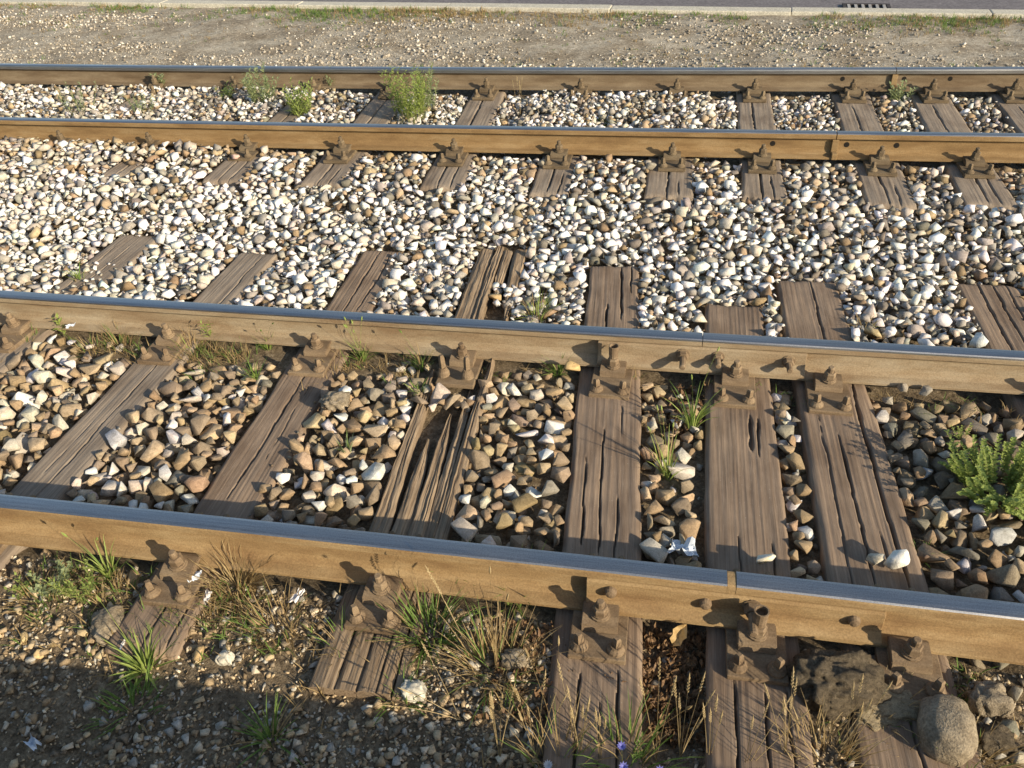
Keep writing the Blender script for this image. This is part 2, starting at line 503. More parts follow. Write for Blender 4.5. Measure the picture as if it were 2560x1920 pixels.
for k in (1, 2, 3, 4):
    for side in (0, 1):
        if side == 0: xs = np.append(np.arange(-16, JOINT[k] - 0.1, 0.25), JOINT[k] - GAP[k] / 2)
        else: xs = np.append([JOINT[k] + GAP[k] / 2], np.arange(JOINT[k] + 0.2, 10, 0.25))
        me = sweep(k, xs, PROF, [M[rm[k]], M['steel']], {1: 0.1640, 2: 0.1565, 3: 0.1640, 4: 0.132}[k])
        o = link('rail', me)
        tag(o, rl[k][0] + ' ' + rl[k][1 + side], 'rail', 'steel rails')
    if k == 1:   # worn rust coloured end post filling the joint of the front rail
        ins = sweep(1, [JOINT[1] - GAP[1] / 2 + 0.001, JOINT[1] + GAP[1] / 2 - 0.001], [(y * 0.97, z - 0.0022) for y, z in PROF], [M['rail_rust_gold']])
        tag(link('end_post', ins), 'thin rust coloured end post in the joint of the golden rail', 'end post')

# bolt holes of the far joints are black discs, their shade painted
def hexnut(bm, mat4, r=0.022, h=0.02, shaft=0.012, ext=0.03):
    bm_lathe(bm, [(r * 1.25, 0.0), (r * 1.25, 0.004)], 14, mat4)
    bm_lathe(bm, [(r, 0.005), (r, 0.004 + h * 0.85), (r * 0.85, 0.004 + h)], 6, mat4)
    bm_lathe(bm, [(shaft, 0.005 + h), (shaft, h + ext), (shaft * 0.75, h + ext + 0.004)], 10, mat4)
TOFRONT = Matrix.Rotation(math.radians(90), 4, 'X')            # +Z -> -Y

# fishplates
FPROF = [(-0.0115, 0.124), (-0.034, 0.1275), (-0.043, 0.121), (-0.0445, 0.062), (-0.0505, 0.046), (-0.080, 0.026), (-0.081, 0.014), (-0.072, 0.0155), (-0.033, 0.0245), (-0.0155, 0.038)]
def fishplate(k, x0, x1, bolts, label):
    e = tag(empty('fishplate', ((x0 + x1) / 2, rail_y(k, (x0 + x1) / 2), RAIL[k][0] - RH)), label, 'fishplate', 'fishplates at the near rail joints')
    bm = bmesh.new()
    rings = []
    for x in (x0, x1):
        rings.append([bm.verts.new((x - (x0 + x1) / 2, rail_y(k, x) - rail_y(k, (x0 + x1) / 2) + y, z)) for y, z in FPROF])
    n = len(FPROF)
    for j in range(n): bm.faces.new((rings[0][j], rings[0][(j + 1) % n], rings[1][(j + 1) % n], rings[1][j]))
    bm.faces.new(rings[0]); bm.faces.new(rings[1][::-1])
    bmesh.ops.recalc_face_normals(bm, faces=bm.faces[:])
    bmesh.ops.bevel(bm, geom=[ed for ed in bm.edges if ed.calc_face_angle(0) > 0.5], offset=0.002, segments=1, affect='EDGES')
    link('plate', bm_mesh('fishplate_bar', bm, M[rm[k]]), e)
    for (bx, bz, kind) in bolts:
        bm = bmesh.new()
        mt = Matrix.Translation((bx - (x0 + x1) / 2, -0.0435, bz)) @ TOFRONT
        if kind == 'nut': hexnut(bm, mt, 0.025, 0.026, 0.014, 0.055)
        elif kind == 'long': hexnut(bm, mt, 0.027, 0.03, 0.015, 0.08)
        else: bm_lathe(bm, [(0.021, 0), (0.021, 0.010), (0.016, 0.020), (0.006, 0.024)], 14, mt)
        link('bolt', bm_mesh('bolt', bm, M['plate_rust']), e)
    return e
fishplate(1, -0.184, 0.777, [(-0.10, 0.090, 'dome'), (0.215, 0.085, 'dome'), (0.365, 0.090, 'long'), (0.685, 0.085, 'dome')],
          'long golden rusty fishplate bolting the joint of the front rail by the dead leaves')
fishplate(2, -0.290, 0.690, [(0.12, 0.085, 'long'), (0.285, 0.085, 'nut'), (0.61, 0.085, 'nut')],
          'greyish fishplate with three protruding bolts on the rail behind the bare sleepers')
# round bolt holes in the webs of the far joints: flat discs, the shade inside painted near-black
hole = Mat('bolt_hole_disc', 0.95); hole.color((0.012, 0.01, 0.008))
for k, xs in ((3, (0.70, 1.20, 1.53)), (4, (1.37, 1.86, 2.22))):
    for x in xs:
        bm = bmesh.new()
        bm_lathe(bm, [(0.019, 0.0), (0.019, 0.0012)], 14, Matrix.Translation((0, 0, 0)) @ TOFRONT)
        o = link('bolt_hole_disc', bm_mesh('bolt_hole_disc', bm, hole.m))
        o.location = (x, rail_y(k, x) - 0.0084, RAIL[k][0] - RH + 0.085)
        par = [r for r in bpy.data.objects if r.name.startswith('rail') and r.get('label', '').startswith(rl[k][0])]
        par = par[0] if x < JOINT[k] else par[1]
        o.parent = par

for k, lab in ((3, 'short upright iron strap over the gap of the ochre rail'), (4, 'short upright iron strap at the joint of the back rail')):
    bm = bmesh.new(); bm_box(bm, -0.022, 0.022, -0.036, -0.0095, 0.03, 0.126, 0.004); bm_box(bm, -0.018, 0.018, -0.085, -0.037, 0.0, 0.045, 0.004)
    o = link('joint_strap', bm_mesh('joint_strap', bm, M['rail_rust_far'])); o.location = (JOINT[k], rail_y(k, JOINT[k]), RAIL[k][0] - RH)
    o.rotation_euler = (0, 0, 0); tag(o, lab, 'strap')

# ------------------------------------------------------------------ sleepers
def crack_field(U, Vv, cracks, seed):
    d = np.zeros_like(U)
    for i, (vc, u0, u1, wd, dp) in enumerate(cracks):
        c = -vc + 0.010 * fbm(U * 4.0 + seed * 3.1 + i * 7.7, U * 0 + i, 3, N3) + 0.003 * N2(U * 22 + i * 3, U * 0 + seed)
        t = np.clip((U - u0) / max(u1 - u0, 1e-3), 0, 1)
        wloc = wd * np.clip(np.sin(np.pi * np.clip(t, 0.001, 0.999)) * 1.6, 0, 1) * ((U >= u0) & (U <= u1)) * (0.75 + 0.5 * fbm(U * 9 + i, U * 0 + seed, 2, N1))
        prof = np.clip(1 - np.abs(Vv - c) / (wloc / 2 + 1e-5), 0, 1) ** 0.45
        d = np.minimum(d, -dp * prof * (wloc > 0.001))
    return d
def sleeper_mesh(L, w, cracks, seed, du=0.02, dv=0.0042, dz=0.14, mat=None, skew=0.0):
    nu, nv = int(L / du) + 1, int(w / dv) + 1
    u = np.linspace(0, L, nu); v = np.linspace(-w / 2, w / 2, nv)
    U, W = np.meshgrid(u, v, indexing='ij')
    edge = (np.abs(W) / (w / 2))
    Wj = W + (0.011 * fbm(U * 3 + seed, U * 0 + 2.2, 4, N2)) * edge ** 3 * np.sign(W)
    Z = 0.0022 * fbm(U * 1.5 + seed * 5, W * 110, 3, N1) + 0.006 * fbm(U * 1.2 + seed, W * 7 + seed, 3, N2)
    Z -= 0.010 * np.clip((edge - 0.86) / 0.14, 0, 1) ** 2 * (1 + 0.7 * fbm(U * 5 + seed, W * 0 + 1, 3, N3))
    Z += crack_field(U, Wj, cracks, seed)
    Uj = U + 0.016 * np.where(U < 0.1, (1 - U / 0.1), 0) * fbm(W * 22 + seed, W * 0 + seed, 3, N1) * 1.0
    Uj = Uj + 0.018 * np.where(U > L - 0.1, (U - L + 0.1) / 0.1, 0) * fbm(W * 22 + seed + 9, W * 0 + seed, 3, N3)
    Z -= 0.012 * np.clip(1 - U / 0.05, 0, 1) ** 2 + 0.012 * np.clip(1 - (L - U) / 0.05, 0, 1) ** 2
    V = np.stack([Uj, Wj, Z], -1).reshape(-1, 3)
    idx = np.arange(nu * nv).reshape(nu, nv)
    F = np.stack([idx[:-1, :-1], idx[1:, :-1], idx[1:, 1:], idx[:-1, 1:]], -1).reshape(-1, 4)
    ring = np.concatenate([idx[:, 0], idx[-1, 1:], idx[::-1, -1][1:], idx[0, ::-1][1:-1]])
    base = len(V)
    low = V[ring].copy(); low[:, 2] = -dz
    r2 = base + np.arange(len(ring))
    nx_ = np.roll(np.arange(len(ring)), -1)
    S = np.stack([ring, r2, r2[nx_], ring[nx_]], 1)
    V = np.concatenate([V, low]); F = np.concatenate([F, S])
    return mesh_np('sleeper', V, F, mat)
CR_ = {
    'S0': [(0.02, 0.0, 3.1, 0.012, 0.03), (-0.08, 2.0, 3.1, 0.010, 0.02)],
    'S1': [(0.015, 0.55, 1.75, 0.012, 0.03), (0.05, 1.9, 3.0, 0.010, 0.03), (-0.05, 0.8, 1.2, 0.007, 0.015)],
    'S2': [(-0.015, 0.75, 1.75, 0.015, 0.04), (0.045, 1.0, 1.6, 0.006, 0.01), (-0.02, 2.25, 3.1, 0.012, 0.03), (0.06, 2.3, 3.1, 0.012, 0.03), (0.0, 0.0, 0.35, 0.012, 0.03), (0.08, 0.0, 0.3, 0.012, 0.03)],
    'S4': [(-0.05, 0.0, 0.72, 0.012, 0.05), (0.02, 0.0, 0.6, 0.006, 0.02), (0.075, 0.0, 0.7, 0.011, 0.04), (-0.08, 1.2, 1.75, 0.012, 0.04), (-0.015, 1.15, 1.95, 0.011, 0.04), (0.05, 1.15, 1.5, 0.012, 0.03), (0.06, 1.9, 2.15, 0.006, 0.02),
           (-0.03, 2.6, 3.1, 0.017, 0.05), (0.045, 2.9, 3.56, 0.015, 0.04), (0.10, 3.2, 3.56, 0.008, 0.03)],
    'S5': [(-0.06, 0.0, 0.75, 0.013, 0.05), (0.03, 0.0, 0.74, 0.010, 0.05), (0.10, 0.4, 0.72, 0.007, 0.03), (0.045, 1.9, 2.15, 0.030, 0.03), (0.075, 1.85, 2.15, 0.012, 0.03), (-0.03, 1.15, 1.4, 0.007, 0.02), (0.09, 1.1, 1.35, 0.014, 0.03)],
    'S6': [(0.095, 0.75, 2.2, 0.017, 0.06), (-0.02, 0.85, 1.75, 0.012, 0.04), (-0.09, 0.75, 1.9, 0.008, 0.015), (0.02, 2.3, 3.18, 0.012, 0.03), (0.0, 0.0, 0.6, 0.012, 0.03), (0.05, 0.95, 1.15, 0.008, 0.02)],
    'S7': [(-0.05, 2.3, 3.1, 0.015, 0.05), (0.03, 2.35, 3.1, 0.015, 0.05), (0.1, 2.3, 3.1, 0.012, 0.04)]}
for n in SL:
    if n[0] in 'DE':
        CR_[n] = [(-0.03 + 0.02 * random.random(), 0.0, 0.62, 0.016, 0.04), (0.06, 0.0, random.uniform(0.2, 0.5), 0.012, 0.03), (-0.02, 0.75, 2.0, 0.022 if n in ('D2', 'D3') else 0.014, 0.04)]
SLAB = {
    'S0': 'grey brown sleeper nearly lost under white ballast at the far side of the near track',
    'S1': 'long smooth grey brown sleeper with brown stones lapping over one side',
    'S2': 'brown sleeper with one long crack, beside the pale concrete chunk',
    'S3': 'rotten splintered sleeper split into long loose strips',
    'S4': 'flat worn sleeper under the first fishplate bolts, with fine long cracks',
    'S5': 'broad smooth sleeper with a dark notch below its base plate, between two cracked ones',
    'S6': 'sleeper with a long dark split along one side, next to the shrub gap',
    'S7': 'sleeper end with several splits beside the green shrub, mostly hidden by stones',
    'D0': 'sleeper end all but buried in pale ballast in front of the ochre rail',
    'E0': 'half covered sleeper behind the ochre rail where low weeds grow',
    'D1': 'pale sleeper end with a reddish stone by its base plate on the far track',
    'D2': 'far track sleeper end with one straight groove, neighbour of the one by the pinkish stone',
    'D3': 'far track sleeper with twin planks look just beside the tallest weed clump',
    'D4': 'short far track sleeper end with stones on its plate, past the tall weeds',
    'D5': 'dark checked far track sleeper end with black cracks, largely under stones',
    'D6': 'grey far track sleeper on the near side of the open rail gap',
    'D7': 'grey far track sleeper just past the open rail gap',
    'D8': 'dark brown far track sleeper, second past the open rail gap',
    'E9': 'far track sleeper third past the open rail gap'}
woodm = {'S0': 'wood_grey', 'S1': 'wood_grey', 'S2': 'wood_brown', 'S4': 'wood_brown', 'S5': 'wood_brown', 'S6': 'wood_brown', 'S7': 'wood_brown'}
SLOBJ = {}
for si, (n, x0, y0, x1, y1, w) in enumerate(SLEEPERS):
    if n == 'S3': continue
    L = math.hypot(x1 - x0, y1 - y0)
    far = n[0] in 'DE'
    me = sleeper_mesh(L, w, CR_[n], si * 1.7 + 0.3, 0.03 if far else 0.02, 0.006 if far else 0.0042, 0.14, M[woodm.get(n, 'wood_grey')])
    o = link('sleeper', me)
    z0, z1 = sleeper_top(y0), sleeper_top(y1)
    X = Vector((x1 - x0, y1 - y0, z1 - z0)).normalized(); Yv = Vector((0, 0, 1)).cross(X).normalized(); Zv = X.cross(Yv)
    o.matrix_world = Matrix(((X.x, Yv.x, Zv.x, x0), (X.y, Yv.y, Zv.y, y0), (X.z, Yv.z, Zv.z, z0), (0, 0, 0, 1)))
    tag(o, SLAB[n], 'sleeper', 'wooden sleepers')
    SLOBJ[n] = o

# the rotten sleeper: a sunken core with loose tapering strips
def strip_mesh(pts, seed, mat):
    """pts: [(u, v, width, ztop)] along the strip; a ragged long splinter 9 cm deep"""
    V = []; F = []
    us = np.arange(pts[0][0], pts[-1][0] + 1e-6, 0.02)
    pu = [p[0] for p in pts]
    nv = 13
    for i, u in enumerate(us):
        vc = np.interp(u, pu, [p[1] for p in pts]); w = np.interp(u, pu, [p[2] for p in pts]); zt = np.interp(u, pu, [p[3] for p in pts])
        for j in range(nv):
            t = j / (nv - 1) * 2 - 1
            z = zt - 0.010 * abs(t) ** 7 + 0.004 * float(N1(u * 2 + seed * 3, t * 1.6 + seed)) + (0.0015 + 0.004 * float(smooth(0.55, 0.9, u))) * float(N2(u * 2.5 + seed, t * 4.5 + seed * 2)) + 0.0015 * float(N3(u * 20 + seed, t * 7))
            V.append((u, vc + t * w / 2 + 0.003 * abs(t) * float(N3(u * 11 + seed * 5, (1 if t > 0 else 0) * 3.3)) + 0.002 * float(N3(u * 25 + seed, j * 0.7)), z))
        V.append((u, vc + w * 0.42, zt - 0.09)); V.append((u, vc - w * 0.42, zt - 0.09))
    n = nv + 2
    for i in range(len(us) - 1):
        for j in range(n):
            F.append((i * n + j, i * n + (j + 1) % n, (i + 1) * n + (j + 1) % n, (i + 1) * n + j))
    F.append(tuple(range(n))); F.append(tuple((len(us) - 1) * n + q for q in range(n)))
    me = mesh_np('strip', V, F, mat)
    bm = bmesh.new(); bm.from_mesh(me); bmesh.ops.recalc_face_normals(bm, faces=bm.faces[:]); bm.to_mesh(me); bm.free()
    return me
n, x0, y0, x1, y1, w = SL['S3']
X = Vector((x1 - x0, y1 - y0, sleeper_top(y1) - sleeper_top(y0))).normalized(); Yv = Vector((0, 0, 1)).cross(X).normalized(); Zv = X.cross(Yv)
S3 = empty('sleeper'); S3.matrix_world = Matrix(((X.x, Yv.x, Zv.x, x0), (X.y, Yv.y, Zv.y, y0), (X.z, Yv.z, Zv.z, 0.0125), (0, 0, 0, 1)))
tag(S3, SLAB['S3'], 'sleeper', 'wooden sleepers')
me = sleeper_mesh(3.25, w * 0.97, [], 4.4, 0.03, 0.008, 0.06, M['wood_rot'])
o = link('rotten_core', me, S3); o.location.z = -0.085
# v positive is towards -X (left side of the photograph)
STR = [[(0.0, 0.118, 0.085, -0.004), (0.45, 0.120, 0.088, 0.0), (0.82, 0.124, 0.078, 0.0), (1.2, 0.138, 0.055, 0.004), (1.62, 0.146, 0.042, 0.006), (1.83, 0.150, 0.012, 0.014)],
       [(0.0, 0.036, 0.072, -0.004), (0.5, 0.038, 0.072, -0.004), (0.9, 0.042, 0.070, -0.006), (1.14, 0.052, 0.050, -0.012), (1.32, 0.062, 0.010, -0.03)],
       [(0.0, -0.035, 0.066, -0.003), (0.6, -0.030, 0.066, -0.003), (0.95, -0.025, 0.063, -0.004), (1.28, -0.012, 0.050, -0.010), (1.52, 0.0, 0.010, -0.03)],
       [(0.0, -0.092, 0.050, -0.004), (0.6, -0.085, 0.050, -0.005), (1.05, -0.078, 0.050, -0.006), (1.48, -0.072, 0.042, -0.010), (1.74, -0.066, 0.010, -0.028)],
       [(0.0, -0.140, 0.042, -0.012), (0.5, -0.133, 0.048, -0.006), (1.0, -0.127, 0.054, 0.0), (1.45, -0.130, 0.052, 0.008), (1.78, -0.138, 0.034, 0.020), (1.95, -0.142, 0.010, 0.036)],
       [(2.02, 0.10, 0.105, 0.0), (2.5, 0.105, 0.10, 0.0), (3.0, 0.11, 0.095, 0.0), (3.25, 0.112, 0.09, -0.012)],
       [(2.02, 0.02, 0.055, 0.0), (2.5, 0.030, 0.052, 0.004), (3.0, 0.033, 0.054, 0.004), (3.29, 0.034, 0.05, -0.008)],
       [(2.60, -0.035, 0.014, -0.03), (2.85, -0.030, 0.056, -0.006), (3.22, -0.028, 0.066, -0.006)],
       [(2.40, -0.125, 0.014, -0.03), (2.65, -0.120, 0.056, -0.004), (3.0, -0.110, 0.080, 0.0), (3.24, -0.105, 0.082, -0.008)]]
for i, s in enumerate(STR):
    link('strip', strip_mesh(s, i * 2.3 + 1, M['wood_rot']), S3)

# ------------------------------------------------------------------ rail fastenings
def fast_parts(reach, tube=False, mat='plate_rust'):
    """front half of a fastening; origin on the sleeper top under the rail centre. returns {name: [mesh, ...]}"""
    r = M[mat]; out = []
    bm = bmesh.new(); bm_box(bm, -0.095, 0.095, -reach, 0.03, 0.0005, 0.024, 0.004); out.append(('base_plate', bm_mesh('base_plate', bm, r)))
    # stepped clamp gripping the rail foot
    bm = bmesh.new()
    pr = [(-0.048, 0.058), (-0.062, 0.063), (-0.115, 0.063), (-0.150, 0.052), (-0.158, 0.025), (-0.079, 0.025), (-0.078, 0.047), (-0.050, 0.051)]
    a = [bm.verts.new((-0.062, y, z)) for y, z in pr]; b = [bm.verts.new((0.062, y, z)) for y, z in pr]
    for j in range(len(pr)): bm.faces.new((a[j], a[(j + 1) % len(pr)], b[(j + 1) % len(pr)], b[j]))
    bm.faces.new(a); bm.faces.new(b[::-1])
    bmesh.ops.recalc_face_normals(bm, faces=bm.faces[:])
    bmesh.ops.bevel(bm, geom=[e for e in bm.edges if e.calc_face_angle(0) > 0.5], offset=0.003, segments=2, affect='EDGES')
    out.append(('clamp', bm_mesh('clamp', bm, r)))
    bm = bmesh.new()
    mt = Matrix.Translation((0.0, -0.108, 0.0635)) @ Matrix.Rotation(math.radians(7), 4, 'X')
    bm_lathe(bm, [(0.034, 0), (0.034, 0.007), (0.029, 0.008), (0.029, 0.016)], 14, mt)
    bm_lathe(bm, [(0.027, 0.0165), (0.027, 0.044), (0.022, 0.050)], 6, mt)
    bm_lathe(bm, [(0.0145, 0.0505), (0.0145, 0.074), (0.011, 0.079)], 10, mt)
    out.append(('clamp_bolt', bm_mesh('clamp_bolt', bm, r)))
    for s in (-1, 1):
        bm = bmesh.new()
        mt = Matrix.Translation((s * 0.060, -reach + 0.040, 0.0245)) @ Matrix.Rotation(s * 0.05, 4, 'Y')
        bm_lathe(bm, [(0.031, 0), (0.030, 0.009), (0.022, 0.018), (0.019, 0.024)], 14, mt)
        bm_lathe(bm, [(0.0165, 0.0242), (0.0155, 0.054), (0.010, 0.062)], 4, mt)
        out.append(('screw', bm_mesh('screw', bm, r)))
    if tube:
        bm = bmesh.new()
        mt = Matrix.Translation((0.0, -0.108, 0.0635))
        bm_lathe(bm, [(0.022, 0.0515), (0.0245, 0.115), (0.020, 0.115), (0.018, 0.09), (0.005, 0.0895)], 14, mt)
        out.append(('tube', bm_mesh('tube', bm, r)))
    return out
FP = {1: fast_parts(0.255), 2: fast_parts(0.300), 3: fast_parts(0.30, mat='plate_rust_far'), 4: fast_parts(0.30, mat='plate_rust_far'), 't1': fast_parts(0.255, True), 't2': fast_parts(0.300, True)}
bm = bmesh.new()
bm_lathe(bm, [(0.020, 0), (0.019, 0.008), (0.013, 0.010), (0.0125, 0.034), (0.008, 0.04)], 10, Matrix.Identity(4))
REAR = bm_mesh('rear_screw', bm, M['plate_rust'])
SDESC = {'S0': 'the half buried sleeper by the seeding weed', 'S1': 'the long smooth sleeper', 'S2': 'the sleeper with the concrete chunk', 'S3': 'the splintered sleeper',
         'S4': 'the sleeper carrying the first fishplate end', 'S5': 'the broad notched sleeper', 'S6': 'the sleeper with the long dark split', 'S7': 'the sleeper by the shrub',
         'E0': 'the sleeper among low weeds', 'D0': 'the buried pale sleeper', 'D1': 'the sleeper with the reddish stone', 'D2': 'the straight grooved sleeper', 'D3': 'the sleeper by the tallest weeds',
         'D4': 'the sleeper with stones on its plate', 'D5': 'the black cracked sleeper', 'D6': 'the sleeper just before the rail gap', 'D7': 'the sleeper just past the rail gap',
         'D8': 'the second sleeper past the rail gap', 'E9': 'the third sleeper past the rail gap'}
RD = {1: 'front golden rail', 2: 'grey brown rail', 3: 'ochre far rail', 4: 'rail nearest the kerb'}
for n in [s[0] for s in SLEEPERS]:
    for k in ((1, 2) if n[0] == 'S' else (3, 4)):
        if k == 1 and n in ('S0',): continue
        yy = rail_y(k, sleeper_x(n, RAIL[k][3])); x = sleeper_x(n, yy)
        if n == 'S4': x = -0.13 if k == 1 else -0.205
        if n == 'S5': x = 0.385 if k == 1 else 0.372
        if n == 'S6': x = 0.86 if k == 1 else 0.795
        zt = RAIL[k][0] - RH - 0.0245
        e = empty('rail_fastening', (x, rail_y(k, x), zt), random.uniform(-0.03, 0.03))
        tag(e, 'rusty fastening of the ' + RD[k] + ' on ' + SDESC[n], 'rail fastening', 'rail fastenings')
        key = {('S5', 1): 't1', ('S4', 2): 't2'}.get((n, k), k)
        for pn, pm in FP[key]:
            o = link(pn, pm, e)
            if pn == 'screw' and n == 'S3' and k == 2: o.scale = (1, 1, 1.9)
            elif pn == 'screw': o.rotation_euler = (random.uniform(-.08, .08), random.uniform(-.08, .08), random.uniform(0, 1)) if False else (0, 0, 0)
        if k == 1:
            for s_ in (-1, 1):
                link('rear_screw', REAR, e).location = (s_ * 0.055, 0.17, 0.0245 - 0.02)

# ------------------------------------------------------------------ ballast
def rock_arrays(seed, npts, ax, bevel, flat=1.0):
    """angular broken stone: hull of random points, tri arrays centred on the origin, unit size"""
    r = np.random.default_rng(seed)
    p = r.normal(size=(npts, 3)); p /= np.linalg.norm(p, axis=1)[:, None]
    p *= (0.80 + 0.20 * r.random((npts, 1)))
    p = np.sign(p) * np.abs(p) ** 0.85
    p *= np.array(ax)
    q = Matrix.Rotation(r.normal() * 0.3, 3, 'X') @ Matrix.Rotation(r.normal() * 0.3, 3, 'Y') @ Matrix.Rotation(r.random() * 6.28, 3, 'Z')
    p = p @ np.array(q).T
    bm = bmesh.new()
    for v in p: bm.verts.new(v)
    res = bmesh.ops.convex_hull(bm, input=bm.verts[:])
    dead = [v for v in bm.verts if not v.link_faces]
    bmesh.ops.delete(bm, geom=dead, context='VERTS')
    bmesh.ops.dissolve_limit(bm, angle_limit=0.22, verts=bm.verts[:], edges=bm.edges[:])
    if bevel:
        bmesh.ops.bevel(bm, geom=bm.edges[:], offset=bevel * min(ax), segments=1, affect='EDGES', profile=0.6, clamp_overlap=True)
    bmesh.ops.triangulate(bm, faces=bm.faces[:])
    bmesh.ops.recalc_face_normals(bm, faces=bm.faces[:])
    bm.verts.index_update()
    V = np.array([v.co for v in bm.verts]); F = np.array([[v.index for v in f.verts] for f in bm.faces], dtype=np.int32)
    bm.free()
    return V, F
CELL = 0.006
def footprint(V, F):
    """lowest and highest surface of a stone on the height map cells"""
    r = np.random.default_rng(1)
    a, b, c = V[F[:, 0]], V[F[:, 1]], V[F[:, 2]]
    k = 60
    s = r.random((len(F), k, 2)); s = np.where(s.sum(-1, keepdims=True) > 1, 1 - s, s)
    pts = (a[:, None] + s[..., :1] * (b - a)[:, None] + s[..., 1:] * (c - a)[:, None]).reshape(-1, 3)
    h = int(math.ceil(np.abs(V[:, :2]).max() / CELL)) + 1
    ij = np.round(pts[:, :2] / CELL).astype(int) + h
    lo = np.full((2 * h + 1, 2 * h + 1), 1e3); up = np.full_like(lo, -1e3)
    np.minimum.at(lo, (ij[:, 0], ij[:, 1]), pts[:, 2]); np.maximum.at(up, (ij[:, 0], ij[:, 1]), pts[:, 2])
    return h, lo, up
class Templates:
    def __init__(self, n, sizes, seed, bevel, npts=(14, 20)):
        self.t = []
        r = np.random.default_rng(seed)
        for i in range(n):
            s = r.choice(sizes) * r.uniform(0.85, 1.15) / 2
            ax = (s * r.uniform(1.0, 1.25), s * r.uniform(0.78, 1.0), s * r.uniform(0.58, 0.85))
            V, F = rock_arrays(seed * 100 + i, int(r.integers(*npts)), ax, bevel)
            h, lo, up = footprint(V, F)
            self.t.append((V, F, h, lo, up, float(s)))
HX0, HX1, HY0, HY1 = -9.6, 4.6, -0.3, 5.72
HNX, HNY = int((HX1 - HX0) / CELL), int((HY1 - HY0) / CELL)
hx = HX0 + np.arange(HNX) * CELL; hy = HY0 + np.arange(HNY) * CELL
HXg, HYg = np.meshgrid(hx, hy, indexing='ij')
cz = ground_z(HX0 + np.arange(0, HNX, 6)[:, None] * CELL + 0 * np.arange(0, HNY, 6)[None], HY0 + np.arange(0, HNY, 6)[None] * CELL + 0 * np.arange(0, HNX, 6)[:, None])
HM = np.repeat(np.repeat(cz, 6, 0), 6, 1)[:HNX, :HNY].astype(np.float32)
BIG = 5.0
buried = lambda n, y: (n in ('S0',) and not (2.30 < y < 2.70)) or (n == 'S7' and y < 1.35) or (n in ('D0',) and not (3.42 < y < 3.62)) or (n == 'E0' and not (4.85 < y < 5.15)) \
    or (n in ('D4', 'D5') and y > 4.0) or (n == 'S5' and y > 2.18) or (n == 'D1' and y > 5.1)
yrow = hy
for (n, x0, y0, x1, y1, w) in SLEEPERS:
    j0, j1 = max(0, int((y0 - HY0) / CELL)), min(HNY, int((y1 - HY0) / CELL))
    for j in range(j0, j1):
        y = hy[j]; xc = sleeper_x(n, y)
        i0, i1 = int((xc - w / 2 - HX0) / CELL), int((xc + w / 2 - HX0) / CELL)
        if i1 < 0 or i0 >= HNX: continue
        top = sleeper_top(y) - (0.04 if n == 'S3' else 0.0)
        HM[max(i0, 0):i1, j] = np.maximum(HM[max(i0, 0):i1, j], top)
        if not buried(n, y):
            lap = 0.012 + 0.045 * max(0.0, float(fbm(y * 2.3 + x0 * 9, 0.5, 3, N2)))         # stones lap over the edge here and there
            rl_ = lap + (0.05 * max(0.0, float(N1(y * 2.0, x0 * 4))) if n in ('S1', 'S2') else 0)
            a, b = i0 + int(lap / CELL), i1 - int(rl_ / CELL)
            if n == 'S3' and 1.02 < y < 1.30: continue
            if n == 'S3' and 2.05 < y < 2.35: b = int((xc + 0.0 - HX0) / CELL)
            HM[max(a, 0):b, j] = BIG
for k in (1, 2, 3, 4):
    ys = np.array([rail_y(k, x) for x in hx])
    for i in range(HNX):
        a, b = int((ys[i] - 0.078 - HY0) / CELL), int((ys[i] + 0.078 - HY0) / CELL)
        HM[i, max(a, 0):max(b, 0)] = BIG
for o in [q for q in bpy.data.objects if q.name.startswith('rail_fastening')]:
    x, y = o.location.x, o.location.y
    rch = 0.27 if y < 1 else 0.33
    if y > 3 and (x < -2.9 or (y > 5 and -1.2 < x < 0.3)): rch = 0.14
    a, b = int((x - 0.10 - HX0) / CELL), int((x + 0.10 - HX0) / CELL)
    c, d = int((y - rch - HY0) / CELL), int((y + 0.1 - HY0) / CELL)
    if b > 0 and a < HNX: HM[max(a, 0):b, max(c, 0):max(d, 0)] = BIG
def target(x, y):
    """level the ballast is filled to"""
    if y < 1.5167:
        t = -0.0267 * y + 0.002 + 0.012 * float(smooth(0.0, -0.4, x))
        if -0.05 < x < 0.28: t -= 0.012
        elif 0.45 < x < 0.72: t -= 0.0
        t += 0.012 * float(N1(x * 3, y * 3))
        if y > 1.25: t -= 0.02
        return t
    if y < 4.07:
        a = -0.0267 * y + 0.004; b = 0.052
        t = a + (b - a) * float(smooth(2.45, 3.5, y)) + 0.015 * float(N1(x * 1.6, y * 1.6)) + (0.02 * float(smooth(-2.5, -5.5, x))) + 0.045 * float(smooth(3.55, 3.8, y)) * float(smooth(-2.9, -3.8, x))
        return t
    t = 0.046 + 0.012 * float(N1(x * 2, y * 2)) + 0.05 * float(smooth(-2.75, -3.2, x))
    if -1.25 < x < 0.3: t += 0.045
    return t
TN = Templates(34, [0.066, 0.078, 0.09, 0.10, 0.115, 0.135], 11, 0.07, (9, 13))
TC = Templates(34, [0.05, 0.06, 0.07, 0.08, 0.09, 0.105], 12, 0.0, (9, 14))
TE = Templates(24, [0.042, 0.052, 0.062, 0.075], 13, 0.0, (9, 13))
STONES = []          # (x, y, z, template set, template index, quarter turns)
